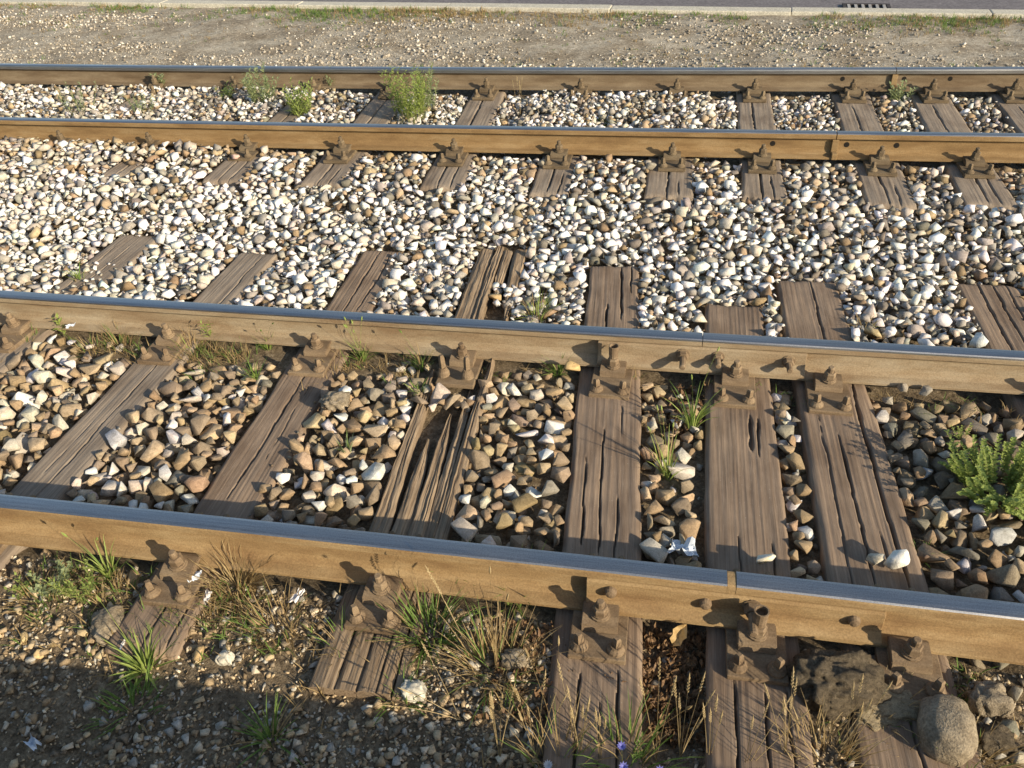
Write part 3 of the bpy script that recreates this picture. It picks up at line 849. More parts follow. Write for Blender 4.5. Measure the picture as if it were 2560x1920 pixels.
def fill(T, xr, yr, tries, tol, K=5, cond=None):
    for _ in range(tries):
        y = rng.uniform(*yr); x = rng.uniform(*xr)
        if not in_view((x, y, 0.0), 260): continue
        ti = int(rng.integers(len(T.t))); V, F, h, lo, up, s = T.t[ti]
        q = int(rng.integers(4))
        if q: lo_, up_ = np.rot90(lo, q), np.rot90(up, q)
        else: lo_, up_ = lo, up
        best = None
        for k in range(K):
            xx = x + (rng.normal() * 0.035 if k else 0); yy = y + (rng.normal() * 0.035 if k else 0)
            i, j = int((xx - HX0) / CELL), int((yy - HY0) / CELL)
            if i - h < 0 or j - h < 0 or i + h + 1 > HNX or j + h + 1 > HNY: continue
            sub = HM[i - h:i + h + 1, j - h:j + h + 1]
            z = float((sub - lo_).max())
            if best is None or z < best[0]: best = (z, i, j)
        if best is None: continue
        z, i, j = best
        x, y = HX0 + i * CELL, HY0 + j * CELL
        if z > 1.0 or z > target(x, y) + tol: continue
        sub = HM[i - h:i + h + 1, j - h:j + h + 1]
        np.maximum(sub, up_ + z, out=sub, where=up_ > -100)
        STONES.append((x, y, z, T, ti, q))
fill(TN, (-3.4, 1.9), (0.10, 1.44), 7500, -0.002, 6)
fill(TC, (-6.8, 3.0), (1.58, 4.02), 32000, 0.004, 4)
fill(TE, (-8.3, 3.4), (4.14, 5.52), 11000, 0.0, 4)
TD = Templates(16, [0.02, 0.026, 0.034], 14, 0.0, (8, 11))
fill(TD, (-3.4, 1.9), (0.10, 1.44), 2200, -0.012, 1)
fill(TD, (-6.8, 3.0), (1.58, 4.02), 9000, 0.002, 3)
fill(TD, (-8.3, 3.4), (4.14, 5.52), 5000, 0.008, 2)

def stone_colour(x, y, big=True):
    r = rng.random
    cream = np.array((0.52, 0.465, 0.375)); white = np.array((0.72, 0.695, 0.645)); grey = np.array((0.33, 0.30, 0.255)); dark = np.array((0.19, 0.168, 0.132))
    brown = np.array((0.27, 0.195, 0.115)); tan = np.array((0.40, 0.305, 0.19)); dun = np.array((0.20, 0.155, 0.105)); ochre = np.array((0.42, 0.31, 0.16))
    if y < 1.6:
        right = float(smooth(0.55, 1.1, x)); left = float(smooth(-1.9, -2.5, x))
        p = [0.36 - 0.12 * right, 0.16 + 0.10 * left, 0.20 + 0.1 * right, 0.10 - 0.02 * right, 0.10 + 0.22 * left, 0.07 + 0.15 * right, 0.015]
        cs = [brown * 1.25, tan * 1.08, dun * 1.35, white * 0.86, cream, dark * 1.25, ochre * 0.6]
    elif y < 4.07:
        side = float(smooth(0.2, 2.4, x)); nr = float(smooth(3.35, 3.75, y)); lf = float(smooth(-1.5, -4.0, x)); nf = float(smooth(2.15, 1.75, y))
        p = [0.50 - 0.20 * side - 0.30 * nr - 0.08 * nf + 0.08 * lf, 0.20 + 0.20 * nr + 0.05 * lf, 0.13 + 0.12 * side, 0.08 + 0.16 * side - 0.04 * lf, 0.05 + 0.10 * nr + 0.08 * nf, 0.04 + 0.15 * nr + 0.05 * nf, 0.004]
        cs = [white, cream, grey, dark, brown, tan, ochre]
    else:
        sd = float(smooth(0.6, 2.2, x))
        p = [0.36 - 0.2 * sd, 0.22 - 0.05 * sd, 0.16, 0.12 + 0.22 * sd, 0.08, 0.10, 0.003]
        cs = [white, cream, grey, dark, brown, tan, ochre]
    p = np.clip(p, 0.001, None); p = p / p.sum()
    c = cs[int(rng.choice(len(cs), p=p))]
    if y < 1.6: c = c * (0.93 - 0.2 * float(smooth(0.3, 1.1, x)))      # stone colour darkens towards the shrub
    return np.clip(c * rng.uniform(0.82, 1.14) * (1 + rng.normal(size=3) * 0.025), 0.02, 0.85)
def cname(c):
    l = c.mean()
    if l > 0.55: return 'white'
    if l > 0.40: return 'cream'
    if c[0] > c[2] * 1.6: return 'brown' if l > 0.17 else 'dark brown'
    return 'grey' if l > 0.2 else 'dark grey'
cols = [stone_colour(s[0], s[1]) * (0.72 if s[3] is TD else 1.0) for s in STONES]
# which stones show largest: those become things of their own
pos = np.array([s[:3] for s in STONES]); px, py, pw = project(pos)
sz = np.array([s[3].t[s[4]][5] for s in STONES]) / pw
topz = np.array([s[2] + s[3].t[s[4]][0][:, 2].max() for s in STONES])
cov = np.array([HM[int((s[0] - HX0) / CELL), int((s[1] - HY0) / CELL)] for s in STONES])
vis = (px > 10) & (px < 2550) & (py > 10) & (py < 1910) & (cov - topz < 0.012)
order = np.argsort(-np.where(vis, sz, 0))
single = set(int(i) for i in order[:298])
ROT = [np.array(((math.cos(a), -math.sin(a), 0), (math.sin(a), math.cos(a), 0), (0, 0, 1))) for a in (0, math.pi / 2, math.pi, 3 * math.pi / 2)]
tmesh = {}
for i in sorted(single):
    x, y, z, T, ti, q = STONES[i]
    key = (id(T), ti)
    if key not in tmesh:
        tmesh[key] = mesh_np('ballast_stone', T.t[ti][0], T.t[ti][1], M['stone_one'])
    o = link('ballast_stone', tmesh[key])
    o.location = (x, y, z); o.rotation_euler = (0, 0, q * math.pi / 2)
    c = cols[i]; o.color = (c[0], c[1], c[2], 1)
    cn = cname(c)
    if y < 1.6:
        ns = ['half buried', 'long smooth', 'chunk bearing', 'splintered', 'flat worn', 'broad notched', 'dark split', 'shrub side']
        k = sum(1 for q in range(8) if sleeper_x('S%d' % q, y) < x)
        crib = 'before the half buried sleeper' if k == 0 else 'past the shrub side sleeper' if k == 8 else 'between %s and %s sleepers' % (ns[k - 1], ns[k])
        part = 'near the golden rail' if y < 0.5 else 'near the grey rail' if y > 1.05 else 'midway'
    else:
        crib, part = 'behind the grey brown rail', 'in the white ballast'
    size = 'large' if T.t[ti][5] > 0.055 else 'medium' if T.t[ti][5] > 0.044 else 'small'
    tag(o, '%s %s ballast stone %s, %s' % (size, cn, crib, part), 'stone', '%s %s stones %s %s' % (size, cn, crib, part))
def mass(name, items, colours, mat):
    VV, FF, CC = [], [], []; off = 0
    for (x, y, z, T, ti, q), c in zip(items, colours):
        V, F = T.t[ti][0], T.t[ti][1]
        VV.append(V @ ROT[q].T + np.array((x, y, z))); FF.append(F + off); off += len(V)
        CC.append(np.repeat(np.append(c, 1.0)[None], len(V), 0))
    me = mesh_np(name, np.concatenate(VV), np.concatenate(FF), mat)
    at = me.color_attributes.new('stone_colour', 'FLOAT_COLOR', 'POINT')
    at.data.foreach_set('color', np.concatenate(CC).astype(np.float32).ravel())
    return link(name, me)
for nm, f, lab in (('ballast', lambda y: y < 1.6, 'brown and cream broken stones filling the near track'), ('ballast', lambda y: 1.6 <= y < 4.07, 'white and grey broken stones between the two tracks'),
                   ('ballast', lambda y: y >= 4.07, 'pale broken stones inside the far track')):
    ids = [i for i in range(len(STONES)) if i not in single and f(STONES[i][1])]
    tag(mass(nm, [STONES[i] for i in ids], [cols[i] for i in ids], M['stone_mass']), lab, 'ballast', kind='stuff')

# ------------------------------------------------------------------ pebbles on the dirt
TP = Templates(16, [0.010, 0.015, 0.021], 21, 0.0, (7, 10))
TP2 = Templates(12, [0.020, 0.028, 0.038], 22, 0.0, (8, 11))
def scatter(n, xr, yr, T, dens, colf, sink=0.25):
    out, cs = [], []
    X = rng.uniform(*xr, n); Y = rng.uniform(*yr, n)
    keep = in_view(np.stack([X, Y, 0 * X], 1), 200); X, Y = X[keep], Y[keep]
    Z = ground_z(X, Y); D = dens(X, Y); U = rng.random(len(X))
    for x, y, z, d, u in zip(X, Y, Z, D, U):
        if u > d: continue
        if y < 0.1 and y > -1.0:
            bad = False
            for nme in ('S2', 'S3', 'S4', 'S5', 'S6'):
                s = SL[nme]
                if y > s[2] and abs(x - sleeper_x(nme, y)) < s[5] / 2 - 0.012: bad = rng.random() < 0.97; break
            if bad or y > -0.085: continue
        ti = int(rng.integers(len(T.t)))
        out.append((x, y, float(z) - T.t[ti][0][:, 2].min() * (1 - 2 * sink), T, ti, int(rng.integers(4)))); cs.append(colf(x, y))
    return out, cs
def tancol(x, y):
    c = [(0.46, 0.36, 0.22), (0.36, 0.27, 0.16), (0.27, 0.20, 0.12), (0.55, 0.47, 0.34), (0.35, 0.33, 0.28), (0.20, 0.16, 0.11)][int(rng.integers(6))]
    return np.array(c) * rng.uniform(0.9, 1.25)
def palecol(x, y):
    c = [(0.60, 0.56, 0.47), (0.48, 0.43, 0.35), (0.40, 0.35, 0.27), (0.30, 0.26, 0.20), (0.22, 0.19, 0.15), (0.44, 0.39, 0.31), (0.68, 0.65, 0.58)][int(rng.choice(7, p=[.14, .2, .2, .16, .12, .12, .06]))]
    return np.array(c) * rng.uniform(0.8, 1.1)
dA = lambda x, y: np.clip(0.55 + 0.9 * fbm(x * 2.2, y * 2.2, 3, N2), 0.1, 1)
a, ca = scatter(30000, (-2.6, 1.6), (-1.15, -0.08), TP, dA, tancol)
b, cb = scatter(5200, (-2.6, 1.6), (-1.15, -0.08), TP2, dA, tancol)
tag(mass('pebbles', a + b, ca + cb, M['stone_mass']), 'fine tan gravel on the dirt in front of the near rail', 'gravel', kind='stuff')
def dF(x, y):
    kd = (x - KX0) * KN.x + (y - KY0) * KN.y
    return np.clip(0.55 + 1.1 * fbm(x * 0.8, y * 1.6, 3, N2), 0.06, 1) * np.clip(-(kd + 0.05) / 0.5, 0, 1)
a, ca = scatter(42000, (-10.5, 4.2), (5.68, 9.1), TP, dF, palecol)
TP3 = Templates(12, [0.035, 0.05, 0.065], 23, 0.0, (8, 11))
c3, cc3 = scatter(2600, (-10.5, 4.2), (5.68, 9.1), TP3, lambda x, y: dF(x, y) ** 1.3, palecol)
b, cb = scatter(12000, (-10.5, 4.2), (5.68, 9.1), TP2, lambda x, y: dF(x, y) ** 1.5, palecol)
tag(mass('pebbles', a + b + c3, ca + cb + cc3, M['stone_mass']), 'scattered pale gravel on the strip before the kerb', 'gravel', kind='stuff')
print('stones', len(STONES), 'pebbles', len(a) + len(b))
# ------------------------------------------------------------------ plants
def gz(x, y):
    i, j = int((x - HX0) / CELL), int((y - HY0) / CELL)
    if 0 <= i < HNX and 0 <= j < HNY and y > -0.05 and HM[i, j] < 1: return max(float(HM[i, j]) - 0.015, float(ground_z(x, y)))
    if 0.1 < y < 1.5: return max(-0.0267 * y - 0.03, float(ground_z(x, y)))
    return float(ground_z(x, y))
def base_at(px_, py_):
    z = 0.0
    for _ in range(4):
        p = P(px_, py_, z); z = gz(p.x, p.y)
    return Vector((p.x, p.y, z))
class Blades:
    def __init__(self): self.V = []; self.F = []; self.mi = []
    def blade(self, b, az, lean, L, w, curl=0.6, seg=4, mi=0):
        """curved, tapering, folded grass blade"""
        d = Vector((math.cos(az), math.sin(az), 0)); s = Vector((-d.y, d.x, 0))
        p = Vector(b); a = lean; i0 = len(self.V)
        for k in range(seg + 1):
            t = k / seg; ww = w * (1 - t ** 1.6) * (0.55 + 0.9 * min(t * 3, 1)) * 0.5 + 0.0002
            up = Vector((0, 0, 1)) * math.cos(a) + d * math.sin(a)
            nrm = s.cross(up)
            self.V += [tuple(p - s * ww), tuple(p + nrm * ww * 0.5), tuple(p + s * ww)]
            p = p + up * (L / seg); a += curl / seg
        for k in range(seg):
            q = i0 + k * 3
            self.F += [(q, q + 1, q + 4, q + 3), (q + 1, q + 2, q + 5, q + 4)]; self.mi += [mi, mi]
        return p
    def stem(self, b, az, lean, L, r, curl=0.3, seg=4, mi=0):
        d = Vector((math.cos(az), math.sin(az), 0)); s = Vector((-d.y, d.x, 0))
        p = Vector(b); a = lean; i0 = len(self.V); pts = []
        for k in range(seg + 1):
            up = Vector((0, 0, 1)) * math.cos(a) + d * math.sin(a); n2 = s.cross(up)
            rr = r * (1 - 0.6 * k / seg)
            for q in range(3):
                an = q * 2.094; self.V.append(tuple(p + s * math.cos(an) * rr + n2 * math.sin(an) * rr))
            pts.append((p.copy(), a)); p = p + up * (L / seg); a += curl / seg
        for k in range(seg):
            for q in range(3):
                self.F.append((i0 + k * 3 + q, i0 + k * 3 + (q + 1) % 3, i0 + k * 3 + 3 + (q + 1) % 3, i0 + k * 3 + 3 + q)); self.mi.append(mi)
        return pts, d, s
    def head(self, p, up, L, r, mi=0):
        """seed head: slim spindle"""
        up = up.normalized(); s = up.orthogonal().normalized(); t = up.cross(s); i0 = len(self.V)
        for h, rr in ((0, 0.3), (0.3, 1.0), (0.7, 0.8), (1.0, 0.1)):
            for q in range(5):
                an = q * 1.2566; self.V.append(tuple(p + up * L * h + (s * math.cos(an) + t * math.sin(an)) * r * rr))
        for k in range(3):
            for q in range(5): self.F.append((i0 + k * 5 + q, i0 + k * 5 + (q + 1) % 5, i0 + k * 5 + 5 + (q + 1) % 5, i0 + k * 5 + 5 + q)); self.mi.append(mi)
    def leaf(self, p, d, up, L, w, mi=0):
        """small pointed leaf: folded diamond of 4 faces"""
        d = d.normalized(); s = d.cross(up).normalized(); n = s.cross(d); i0 = len(self.V)
        self.V += [tuple(p), tuple(p + d * L * 0.45 + s * w / 2 + n * w * 0.12), tuple(p + d * L * 0.5), tuple(p + d * L * 0.45 - s * w / 2 + n * w * 0.12), tuple(p + d * L - n * L * 0.1)]
        self.F += [(i0, i0 + 1, i0 + 2), (i0, i0 + 2, i0 + 3), (i0 + 1, i0 + 4, i0 + 2), (i0 + 2, i0 + 4, i0 + 3)]; self.mi += [mi] * 4
    def make(self, name, mats, parent=None):
        return link(name, mesh_np(name, np.array(self.V), self.F, mats, False, self.mi), parent)
U = random.uniform
def tuft(px_, py_, h, n, spread, mats, label, flat=0.5, w=0.004, heads=0, group='grass tufts by the rails', rad=0.02, hk=0):
    b = base_at(px_, py_); B = Blades()
    for i in range(n):
        a = U(0, 6.283); r = rad * math.sqrt(U(0, 1))
        h_ = h * (1.45 if b.y > 0.2 else 1.15)
        B.blade((r * math.cos(a), r * math.sin(a), -0.005), a + U(-0.6, 0.6), U(0.02, spread), h_ * U(0.45, 1.05), w * 1.25 * U(0.7, 1.2), U(0.2, 1.1) * flat * 2, 4, 0 if random.random() < 0.72 else len(mats) - 1)
    for i in range(heads):
        a = U(0, 6.283); L = h * U(1.4, 2.3)
        pts, d, s_ = B.stem((0, 0, 0), a, U(0.02, 0.3), L, 0.0011, U(0.1, 0.6), 5, min(hk, len(mats) - 1))
        p, an = pts[-1]
        B.head(p, Vector((0, 0, 1)) * math.cos(an) + d * math.sin(an), U(0.022, 0.034), 0.0042, min(hk, len(mats) - 1))
    o = B.make('grass_tuft', [M[q] for q in mats]); o.location = b
    tag(o, label, 'grass', group); return o
G, LM, DR, ST, WG = 'grass_green', 'grass_lime', 'grass_dry', 'straw', 'weed_grey'
# along the grey brown rail and inside the near track
tuft(300, 865, 0.10, 90, 1.0, [DR, G], 'dry low grass in front of the grey brown rail by the seeding weed', w=0.003, rad=0.07)
tuft(235, 880, 0.09, 70, 1.1, [DR, G], 'browned grass mat beside the half buried sleeper fastening', w=0.003, rad=0.08)
tuft(485, 885, 0.10, 110, 1.1, [DR, LM], 'wide dry grass clump between the long smooth and cracked sleepers', w=0.003, rad=0.09)
tuft(670, 872, 0.11, 34, 0.8, [G, LM], 'green grass tuft at the rail just before the sleeper with concrete chunk', heads=2)
tuft(640, 955, 0.09, 30, 0.9, [G, LM], 'small green grass tuft on the brown stones beside the cracked sleeper')
tuft(905, 900, 0.11, 36, 0.8, [G, LM], 'green grass with seed heads leaning on the grey brown rail', heads=7, hk=1)
tuft(1055, 925, 0.11, 30, 0.8, [G, DR], 'green grass tuft against the splintered sleeper', heads=1)
tuft(1048, 985, 0.07, 14, 0.9, [G, LM], 'tiny grass sprig among stones beside the splintered sleeper')
tuft(1395, 935, 0.10, 40, 0.9, [G, LM], 'fresh green grass tuft in front of the first fishplate end')
tuft(1728, 1075, 0.17, 34, 0.55, [LM, G], 'tall fresh grass growing in the gap between flat and broad sleepers', w=0.006, heads=2)
tuft(1668, 1195, 0.16, 26, 0.5, [LM, DR], 'upright grass with yellow seed heads growing among stones between flat and broad sleepers', w=0.005, heads=4)
tuft(868, 1130, 0.09, 14, 0.6, [WG, G], 'thin pale weed sprig between cracked and splintered sleepers', w=0.004)
tuft(2310, 1370, 0.07, 16, 1.0, [G, LM], 'small green grass sprig among grey stones behind the golden rail')
tuft(1345, 795, 0.11, 60, 0.9, [LM, DR], 'yellowish grass clump behind the grey brown rail in white ballast', w=0.003, rad=0.05)
tuft(200, 700, 0.10, 16, 0.7, [LM, G], 'bright lime grass sprig on the white ballast beside the buried sleeper', w=0.006)
tuft(2160, 835, 0.06, 30, 1.1, [DR, G], 'low dark grass in the stones behind the grey brown rail', w=0.003, rad=0.05)
# foreground
tuft(275, 1440, 0.15, 26, 0.7, [LM, G], 'green grass with one arching stalk before the golden rail', w=0.006, heads=2)
tuft(365, 1672, 0.16, 40, 1.25, [LM, G], 'bright green spreading grass rosette at the edge of the shade', w=0.008, flat=0.4, heads=1)
tuft(595, 1470, 0.17, 170, 1.15, [DR, ST], 'big brown dead grass clump between two sleepers before the golden rail', w=0.003, rad=0.06)
tuft(700, 1570, 0.14, 90, 1.2, [DR, G], 'thin dead grass on the gravel below the big brown clump', w=0.0025, rad=0.09)
tuft(860, 1620, 0.12, 60, 1.1, [DR, G], 'scant dry grass beside the short split sleeper end', w=0.0025, rad=0.06)
tuft(1075, 1590, 0.17, 120, 1.1, [G, DR], 'broad green and brown grass clump between the split and the flat sleeper', w=0.0045, rad=0.07)
tuft(1130, 1460, 0.17, 28, 0.8, [G, LM], 'leafy green grass standing against the golden rail face', w=0.007, rad=0.04)
tuft(1290, 1500, 0.18, 36, 0.8, [LM, G], 'fresh green grass beside the end of the golden fishplate', w=0.007, rad=0.05)
tuft(1240, 1680, 0.20, 120, 1.0, [DR, G], 'tangled brown grass beside the flat sleeper in front', w=0.003, rad=0.09, heads=4, hk=0)
tuft(1000, 1740, 0.10, 40, 1.2, [G, DR], 'sparse green grass at the shade edge beside the pale stone', w=0.004, rad=0.05)
tuft(680, 1850, 0.14, 40, 1.2, [G, DR], 'shaded green grass spider on the dark dirt', w=0.004)
tuft(330, 1780, 0.10, 50, 1.2, [G, DR], 'shaded sparse grass below the bright rosette', w=0.004, rad=0.08)
tuft(100, 1500, 0.09, 80, 1.2, [DR, G], 'low dry grass on the stones beside the grey weed', w=0.003, rad=0.08)
tuft(1560, 1915, 0.19, 60, 0.7, [G, DR], 'green grass around the blue flowers in front', w=0.004, rad=0.08, heads=3, hk=1)
tuft(1400, 1910, 0.18, 60, 0.8, [DR, G], 'brown and green grass on the front of the flat sleeper', w=0.003, rad=0.09, heads=3, hk=0)
tuft(2060, 1900, 0.13, 120, 1.1, [DR, ST], 'matted straw grass at the foot of the concrete lumps', w=0.003, rad=0.10)
tuft(2210, 1760, 0.10, 130, 1.2, [ST, DR], 'pale straw mat between the concrete lump and the worn cobble', w=0.003, rad=0.09)
tuft(2430, 1905, 0.12, 60, 1.1, [DR, G], 'dry grass beside the front of the worn cobble', w=0.003, rad=0.07)
# long straw stalks
def stalks(px_, py_, spec, label):
    B = Blades()
    for (dx, az, lean, L, curl) in spec:
        pts, d, s_ = B.stem((dx * 0.02, 0, 0), az, lean, L, 0.0014, curl, 6, 0)
        p, a = pts[-1]; up = Vector((0, 0, 1)) * math.cos(a) + d * math.sin(a)
        for k in range(9):
            q = pts[-2][0].lerp(p, k / 9); B.leaf(q, (up + s_ * (0.35 if k % 2 else -0.35)), d, 0.012, 0.004, 0)
        B.head(p - up * 0.01, up, 0.03, 0.0022, 0)
    o = B.make('straw_stalk', [M['straw']]); o.location = base_at(px_, py_)
    tag(o, label, 'dry grass', 'straw stalks'); return o
stalks(1180, 1640, [(0, 2.5, 0.55, 0.34, 0.15), (0.02, 2.55, 0.48, 0.30, 0.1)], 'pair of long straw stalks leaning towards the golden rail')
stalks(1640, 1900, [(0, 1.7, 0.25, 0.36, 0.1), (0.03, 1.2, 0.2, 0.30, 0.3), (-0.03, 2.2, 0.3, 0.28, 0.2)], 'tall straw stalk rising in front of the dead leaf hollow')
stalks(1770, 1915, [(0, 1.9, 0.1, 0.22, 0.2), (0.05, 1.2, 0.2, 0.2, 0.2), (-0.05, 1.5, 0.2, 0.24, 0.3), (-0.09, 2.0, 0.25, 0.21, 0.2)], 'straw stalks between the flat and broad sleepers in front')
stalks(1860, 1930, [(0, 1.1, 0.35, 0.24, 0.1), (0.05, 0.8, 0.5, 0.27, 0.1), (0.03, 0.55, 0.7, 0.26, 0.1), (-0.03, 1.5, 0.2, 0.2, 0.1)], 'fan of straw stalks over the front of the broad sleeper')
stalks(1500, 1915, [(0, 1.8, 0.1, 0.2, 0.2), (0.06, 1.4, 0.15, 0.18, 0.2), (-0.12, 1.9, 0.2, 0.2, 0.2)], 'short straw stalks beside the blue flowers')
stalks(1150, 1800, [(0, 3.4, 0.9, 0.24, 0.4), (0.05, 3.2, 0.7, 0.22, 0.4), (0.1, 2.4, 0.6, 0.26, 0.4)], 'arching straw stalks over the shaded dirt')
stalks(1560, 985, [(0, 0.2, 1.2, 0.16, 0.3)], 'single straw stalk lying beside the flat sleeper plate')
stalks(650, 1420, [(0, 2.7, 0.9, 0.26, 0.2), (0, 2.9, 0.9, 0.2, 0.3)], 'straw stalk slanting across the golden rail face')
stalks(740, 700, [(0, 3.3, 1.45, 0.20, 0.1), (0.05, 3.0, 1.4, 0.16, 0.1)], 'dry twig lying on the white ballast over the long smooth sleeper')
stalks(1300, 305, [(0, 1.9, 0.15, 0.35, 0.1), (0.05, 1.6, 0.1, 0.32, 0.1), (0.1, 1.3, 0.15, 0.34, 0.1), (-0.06, 2.2, 0.3, 0.33, 0.1), (0.14, 1.5, 0.1, 0.28, 0.1)], 'dry straw stalks standing inside the far track')

for i, (px_, lab) in enumerate(((1340, 'thin straw stalks beside the white flower'), (1450, 'straw stalks over the front of the flat sleeper'), (1700, 'straw stalks before the dead leaf hollow'), (1960, 'straw stalks at the edge of the broad sleeper front'), (2110, 'straw stalks before the dark clod'), (1250, 'straw stalks in the shaded brown tangle'))):
    stalks(px_, 1900, [(0, U(0.6, 2.4), U(0.1, 0.55), U(0.16, 0.30), U(0.05, 0.4)) for q in range(6)], lab)
def weed(px_, py_, h, nst, spread, mat, label, leaf=(0.03, 0.008), dens=16, name='weed', group='leafy weeds', lean=0.25, stem_r=0.0018, rad=0.02):
    e = tag(empty(name, base_at(px_, py_)), label, 'weed', group)
    S, Lf = Blades(), Blades()
    fw_ = 1.35 if e.location.y > 3 else 1.0
    nst = int(nst * (1.6 if fw_ > 1 else 1)); h *= (1.12 if fw_ > 1 else 1.0); leaf = (leaf[0] * fw_, leaf[1] * fw_ * 1.1)
    for i in range(nst):
        a = U(0, 6.283); r = rad * math.sqrt(U(0, 1))
        L = h * U(0.6, 1.05)
        pts, d, s_ = S.stem((r * math.cos(a), r * math.sin(a), -0.01), a, U(0.02, lean), L, stem_r, U(-0.1, spread), 6, 0)
        for k in range(dens):
            t = 0.15 + 0.85 * k / dens; q = t * (len(pts) - 1); i0 = min(int(q), len(pts) - 2)
            p = pts[i0][0].lerp(pts[i0 + 1][0], q - i0); an = k * 2.4 + U(-0.4, 0.4)
            dv = Vector((math.cos(an), math.sin(an), U(0.3, 1.1)))
            Lf.leaf(p, dv, Vector((0, 0, 1)), leaf[0] * U(0.7, 1.2) * (1.1 - 0.5 * t), leaf[1] * U(0.8, 1.2), 0)
    S.make('stem', [M['stem']], e); Lf.make('foliage', [M[mat]], e); return e
weed(165, 850, 0.20, 1, 0.3, LM, 'upright feathery weed in front of the grey brown rail by a base plate', (0.06, 0.018), 16, lean=0.12)
weed(385, 880, 0.06, 4, 0.5, WG, 'low pale weed on the stones at the rail', (0.03, 0.007), 10, lean=0.8)
weed(545, 860, 0.20, 3, 0.3, LM, 'lime green leafy weed rising against the grey brown rail', (0.045, 0.009), 16, lean=0.25)
weed(2500, 1235, 0.22, 75, 0.7, LM, 'bushy lime green shrub at the side of the near track', (0.024, 0.015), 40, 'shrub', 'low shrubs', 1.0, rad=0.13)
weed(2395, 1130, 0.10, 5, 0.5, LM, 'small sprawling shoot beside the bushy shrub', (0.016, 0.009), 16, lean=1.1)
weed(140, 1480, 0.14, 9, 0.4, WG, 'grey green weed on the stones before the golden rail', (0.03, 0.012), 18, lean=0.6, rad=0.05)
weed(215, 1490, 0.15, 8, 0.4, LM, 'yellow green weed next to the grey green one', (0.03, 0.007), 18, lean=0.5, rad=0.05)
weed(70, 1480, 0.08, 6, 0.5, LM, 'tiny weed with reddish tips at the edge of the stones', (0.03, 0.009), 10, lean=0.9)
weed(1030, 298, 0.40, 26, 0.25, LM, 'tallest clump of green weeds inside the far track', (0.05, 0.009), 26, lean=0.3, rad=0.12)
weed(1060, 290, 0.36, 10, 0.25, WG, 'grey seeding weed rising out of the tallest clump', (0.04, 0.009), 26, lean=0.25, rad=0.10)
weed(755, 300, 0.30, 14, 0.3, LM, 'bright green weed touching the ochre rail', (0.055, 0.010), 20, lean=0.35, rad=0.07)
weed(655, 252, 0.32, 14, 0.25, WG, 'silvery weed leaning on the rail closest to the kerb', (0.05, 0.012), 22, lean=0.3, rad=0.09)
weed(832, 238, 0.24, 5, 0.2, WG, 'slender pale weed before the rail closest to the kerb', (0.04, 0.009), 16, lean=0.15)
weed(412, 232, 0.19, 5, 0.3, WG, 'small pale rosette weed against the back rail', (0.06, 0.018), 14, lean=0.5)
weed(205, 285, 0.26, 8, 0.4, WG, 'thin yellow green weeds at the left end of the far track'.replace(' left', ' weedy'), (0.035, 0.007), 16, lean=0.5, rad=0.10)
weed(360, 285, 0.16, 8, 0.4, WG, 'low greenish weed beside the half covered sleeper', (0.03, 0.009), 14, lean=0.6, rad=0.08)
weed(560, 245, 0.14, 6, 0.4, LM, 'small weed between the silvery weed and the pale rosette', (0.04, 0.009), 12, lean=0.6, rad=0.05)
weed(2245, 262, 0.20, 8, 0.4, WG, 'dusty green weed in the joint of the back rail', (0.04, 0.012), 16, lean=0.4, rad=0.06)
weed(1500, 300, 0.08, 6, 0.4, G, 'tiny green weed inside the far track', (0.03, 0.008), 12, lean=0.8, rad=0.05)
weed(1580, 1935, 0.16, 4, 0.3, G, 'green stems carrying the blue flowers', (0.03, 0.006), 12, lean=0.2)

def flower(px_, py_, h, mat, label, n=11):
    e = tag(empty('flower', base_at(px_, py_)), label, 'flower', 'small wild flowers')
    S, Pt = Blades(), Blades()
    pts, d, s_ = S.stem((0, 0, 0), U(0, 6), 0.08, h, 0.0013, 0.15, 5, 0)
    c = pts[-1][0]
    for k in range(n):
        an = k * 6.283 / n; Pt.leaf(c, Vector((math.cos(an), math.sin(an) - 0.4, 0.7)), Vector((0, -0.4, 1)), 0.017, 0.008, 0)
    S.make('stem', [M['stem']], e); Pt.make('petals', [M[mat]], e)
flower(1556, 1945, 0.14, 'petal_blue', 'small blue flower in front of the flat sleeper')
flower(1564, 1960, 0.12, 'petal_blue', 'lower blue flower just under the other one')
flower(1642, 1960, 0.10, 'petal_blue', 'lone blue flower nearer the hollow of dead leaves')
flower(1368, 1940, 0.08, 'petal_white', 'white flower in the grass before the flat sleeper', 14)

# low growth along the kerb and the back rail: nobody could count it
B = Blades()
def kerb_grass(x, y, h, mi):
    z = float(ground_z(x, y)) - 0.004
    for k in range(5):
        B.blade((x + U(-0.03, 0.03), y + U(-0.03, 0.03), z), U(0, 6.28), U(0.1, 1.1), h * U(0.5, 1.1), 0.006, U(0.2, 1.0), 2, mi)
for i in range(5200):
    s_ = U(-1.0, 14.5); t_ = -abs(random.gauss(0, 0.32)) - 0.02
    p = kp(s_, t_, 0)
    d = fbm(np.float64(p.x * 1.1), np.float64(p.y * 1.5), 3, N3)
    if random.random() > 0.35 + 1.3 * float(d) + (0.25 if t_ > -0.25 else 0): continue
    kerb_grass(p.x, p.y, U(0.03, 0.09), 0 if random.random() < 0.45 + 0.4 * float(N1(p.x * 0.7, 3.0)) else 1)
for i in range(1500):
    x = U(-8.5, 3.5); y = rail_y(4, x) + 0.12 + abs(random.gauss(0, 0.25))
    if random.random() > 0.25 + 1.2 * float(fbm(np.float64(x * 0.8), np.float64(y), 3, N2)): continue
    kerb_grass(x, y, U(0.03, 0.10), 0 if random.random() < 0.45 else 1)
